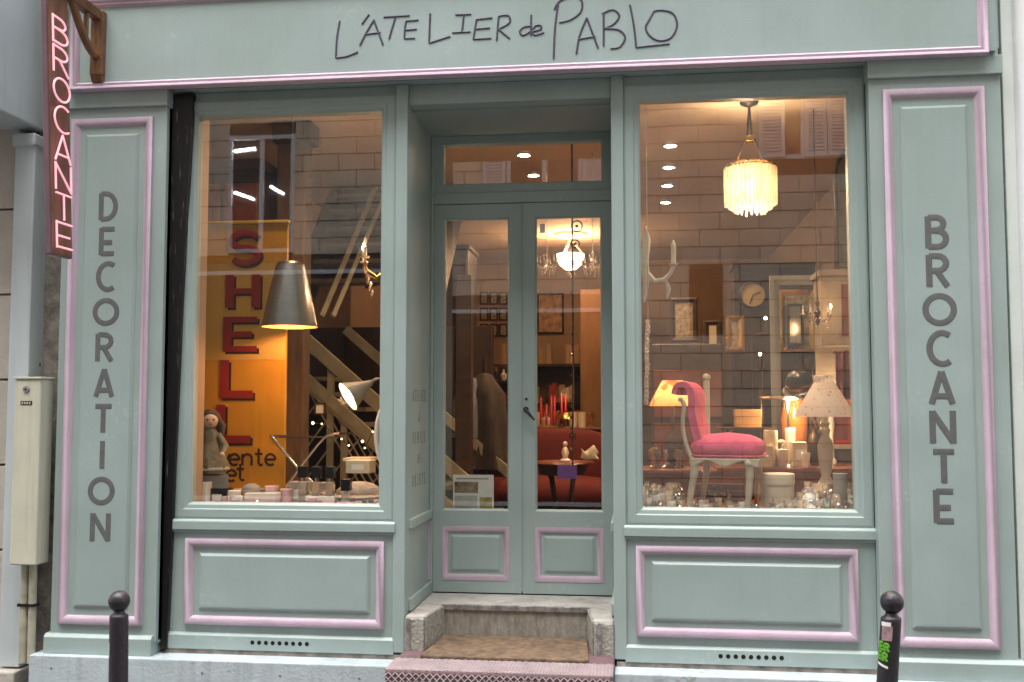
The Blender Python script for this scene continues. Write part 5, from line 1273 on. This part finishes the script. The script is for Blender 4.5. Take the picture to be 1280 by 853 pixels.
# pictures on the back wall
YP2 = YB_-.02
for i in range(3):
    for j in range(3):
        u0 = 600+j*12; v0 = 365+i*20; pframe(u0,v0,u0+10.5,v0+16,YP2,DARKW,PHOTO,'small dark framed photo, row %s column %s of the nine on the back wall' % (('top','middle','bottom')[i],('left','centre','right')[j]),.02)
pframe(671,366,705,418,YP2,DARKW,mat('old_poster',(.42,.26,.16),.6,.6,12),'framed old poster on the back wall under the bowl pendant',.03)
a = at(728,372,7.2); oc = thing('oak_cupboard', (at(745,400,7.2).x,7.3,FZ), 'pale oak cupboard at back right seen through the right door pane', 'cupboard')
MB().box(at(725,400,7.2).x,at(775,400,7.2).x,7.2,7.55,FZ,at(745,362,7.2).z).build('carcass', mat('pale_oak',(.36,.20,.09),.5,.2,6,stretch=(1,1,.3)), oc, bevel=.01)
# column and coat stand in the left pane
c = at(582,500,2.3); co = thing('wooden_column', (c.x,2.3,FZ), 'square grey brown column behind the left door pane', 'column')
MB().box(-.07,.05,-.06,.06,0,at(582,345,2.3).z-FZ).build('shaft', DARKW, co, local=True, bevel=.008); MB().box(-.09,.07,-.08,.08,0,.1).build('base', GREYW, co, local=True, bevel=.008)
c = at(606,500,2.9); cs2 = thing('coat_stand', (c.x,2.9,FZ), 'coat stand with dark clothes behind the left door pane', 'coat stand')
hz = at(600,470,2.9).z-FZ
MB().tube([(0,0,.02),(0,0,hz+.15)],.018,8).build('pole', DARKW, cs2, local=True); MB().lathe([(.2,0),(.18,.02),(.02,.05)],(0,0,0),18).build('base', DARKW, cs2, local=True, smooth=True)
MB().lathe([(.20,hz-.75),(.17,hz-.4),(.15,hz-.15),(.06,hz),(.03,hz+.02)],(0,0,0),24,wob=lambda a,k_: 1+.14*math.sin(a*5+k_)).build('coat', mat('brown_coat_cloth',(.045,.032,.025),.95,.4,14,.5,50), cs2, local=True, smooth=True)
MB().lathe([(.13,hz-.5),(.12,hz-.2),(.05,hz-.02)],(-.12,-.06,0),18,wob=lambda a,k_: 1+.12*math.sin(a*4+k_)).build('jacket', mat('blue_grey_cloth',(.16,.17,.22),.9,.2,9), cs2, local=True, smooth=True)
c = at(628,500,3.4); sv = thing('orange_chair', (at(630,560,3.3).x,3.3,FZ), 'orange red upholstered chair at the right of the left door pane', 'chair')
zs3 = at(628,575,3.3).z-FZ; q = pad(-.16,.25,-.22,.22,max(.12,zs3-.14),zs3,5,28,8,.02); q.build('seat', REDF, sv, local=True, smooth=True); q = pad(-.16,.25,.16,.26,zs3-.02,zs3+.28,5,28,8,0); q.build('backrest', REDF, sv, local=True, smooth=True)
for x in (-.13,.22):
    for y in (-.18,.2): MB().lathe([(.014,0),(.02,max(.13,zs3-.1))],(x,y,0),8).build('leg', DARKW, sv, local=True)
# left-centre dark wardrobe, added so the depth behind the left pane reads dark
dk = thing('added_dark_wardrobe', (-1.1,5.4,FZ), 'added wardrobe that darkens the depth behind the left door pane', 'wardrobe')
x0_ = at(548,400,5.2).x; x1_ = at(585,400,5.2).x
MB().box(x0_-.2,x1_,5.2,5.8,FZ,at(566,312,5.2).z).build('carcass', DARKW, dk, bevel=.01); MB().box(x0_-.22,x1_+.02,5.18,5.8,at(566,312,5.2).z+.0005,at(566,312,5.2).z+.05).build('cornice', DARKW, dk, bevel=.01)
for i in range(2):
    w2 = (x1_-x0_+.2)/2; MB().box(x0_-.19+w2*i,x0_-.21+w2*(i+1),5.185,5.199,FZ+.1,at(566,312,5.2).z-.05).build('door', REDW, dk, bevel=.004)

# goods crowded on the shelves deep in the shop, seen through the door
UN = thing('wall_shelving', (at(600,400,6.9).x,6.9,FZ), 'tall dark open shelving full of wares behind the left door pane', 'shelving')
x0_ = at(592,430,6.8).x; x1_ = at(650,430,6.8).x
for v in (560,535,505,476):
    z = at(610,v,6.8).z; MB().box(x0_,x1_,6.75,7.1,z-.025,z).build('shelf', DARKW, UN)
MB().box(x0_-.03,x0_-.001,6.75,7.1,FZ,at(610,455,6.8).z).build('side', DARKW, UN); MB().box(x0_,x1_,7.101,7.13,FZ,at(610,455,6.8).z).build('back_board', DARKW, UN)
wares = [MB().lathe([(r*.05,z*.16) for r,z in p_],(0,0,0),12,cap=True).mesh('vase', m_, True) for p_,m_ in zip(profs,(BRASS,CREAMB,REDB,DARKW,PORC))]
for v in (560,535,505,476):
    z = at(610,v,6.8).z; x = x0_+.06
    while x < x1_-.05:
        o = bpy.data.objects.new('vase', random.choice(wares)); col.objects.link(o); o.location = (x,6.85,z+.001); q_ = random.uniform(.6,1.1); o.scale = (q_,q_,q_); x += random.uniform(.07,.13)
        tag(o, 'small %s pot on %s board of shelving behind left door pane' % (dict(zip([w_.materials[0].name for w_ in wares],('brass','cream','red','dark','white')))[o.data.materials[0].name], {560:'lowest',535:'second lowest',505:'second highest',476:'highest'}[v]), 'vase', 'wares on the deep shelving')
for i in range(7):
    u = 672+i*11+random.uniform(-2,2); o = bpy.data.objects.new('vase', random.choice(wares)); col.objects.link(o); o.location = (at(u,530,YY+.25).x,YY+.25,zs2+.001); tag(o, 'small vase or pot standing at the back of the sideboard', 'vase', 'wares on the sideboard')

# dark and amber pieces crowding the mahogany table and the space before the tall grey frame
AMB = mat('amber_glass', (.50,.17,.04), .2, .2, 6, coat=.4); BRZ = mat('dark_bronze', (.05,.03,.02), .35, .3, 12, metal=.6)
VAS = [(.5,0),(.55,.03),(.9,.25),(1,.5),(.7,.78),(.35,.9),(.45,1)]
TAL = [(.8,0),(.85,.03),(.4,.07),(.3,.3),(.55,.45),(.3,.6),(.35,.9),(.6,.97),(.5,1)]
pot('amber_vase',992,470,YM+.36,.09,VAS,AMB,'rounded amber vase behind the silver tray','vase')
pot('bronze_urn',1012,448,YM+.38,.06,TAL,BRZ,'tall dark bronze urn left of the cream cabinet','urn')
pot('bronze_candlestick',950,450,YM+.40,.05,TAL,BRZ,'tall dark bronze candlestick right of the casket','candlestick')
pot('dark_jar',1018,535,YM+.15,.05,VAS,BRZ,'squat dark jar beside the foot of the floral lamp','jar')
pot('slim_vase',1038,470,YM+.42,.04,TAL,PORC,'slim pale vase showing over the floral shade','vase')
pot('green_bottle',940,548,YM+.2,.03,[(.9,0),(1,.05),(1,.55),(.35,.7),(.3,1)],mat('green_bottle_glass',(.04,.07,.03),.12,.2,6,coat=.4),'dark green bottle left of the cream jars','bottle')
# three small gilt frames leaning at the back of the room
for i,(u0,v0,u1,v1,yy,l) in enumerate(((908,395,930,440,4.2,'small gilt frame below and left of the clock'),(880,400,902,452,4.6,'dark framed print left of the gilt frame'),(838,372,872,428,4.8,'wide dark framed print above the orange lamp'))):
    pframe(u0,v0,u1,v1,yy,(BRASS,DARKW,DARKW)[i],(PHOTO,CREAMB,PHOTO)[i],l,.05)

# more small wares along the foot of the left window
tiny = [MB().lathe([(r*.026,z*.06) for r,z in p_],(0,0,0),14).mesh('trinket', m_, True) for p_,m_ in zip(profs,(PORC,PINKB,SILV,PORC,GLASSC))]+[MB().box(-.022,.022,-.016,.016,0,.04).mesh('trinket', m_) for m_ in (PORC,PINKB,CREAMB)]
got = [(o.location.x,o.location.y) for o in bpy.data.objects if o.parent is None and o.name.split('.')[0] in ('scent_bottle','jar_candle','doll','soap')]
nb_ = 0
for i in range(900):
    x = random.uniform(-1.80,-.74); y = random.uniform(.10,.46)
    if any((x-a_)**2+(y-b_)**2 < .045**2 for a_,b_ in got) or (abs(x-do.location.x) < .11 and y > .2) or (x > -1.0 and y > .27): continue
    got.append((x,y)); nb_ += 1
    o = bpy.data.objects.new('trinket', random.choice(tiny)); col.objects.link(o); o.location = (x,y,PZ); q_ = random.uniform(.6,1.1)*(1.5 if y > .32 else 1); o.scale = (q_,q_,q_*random.uniform(.7,1.3)); o.rotation_euler = (0,0,random.uniform(-.5,.5))
    look = {'porcelain':'white','pale_pink_card':'pink','silver_plate':'silver','clear_glassware':'clear glass','cream_box':'cream'}[o.data.materials[0].name]
    zone = 'at the doll' if x < -1.45 else 'below the yellow sign' if x < -1.18 else 'by the black capped bottles'
    tag(o, 'tiny %s %s trinket %s, %s the glass' % (look, 'boxed' if len(o.data.vertices) < 10 else 'rounded', zone, 'close to' if y < .28 else 'back from'), 'trinket', 'trinkets in the left window')
    if nb_ >= 70: break
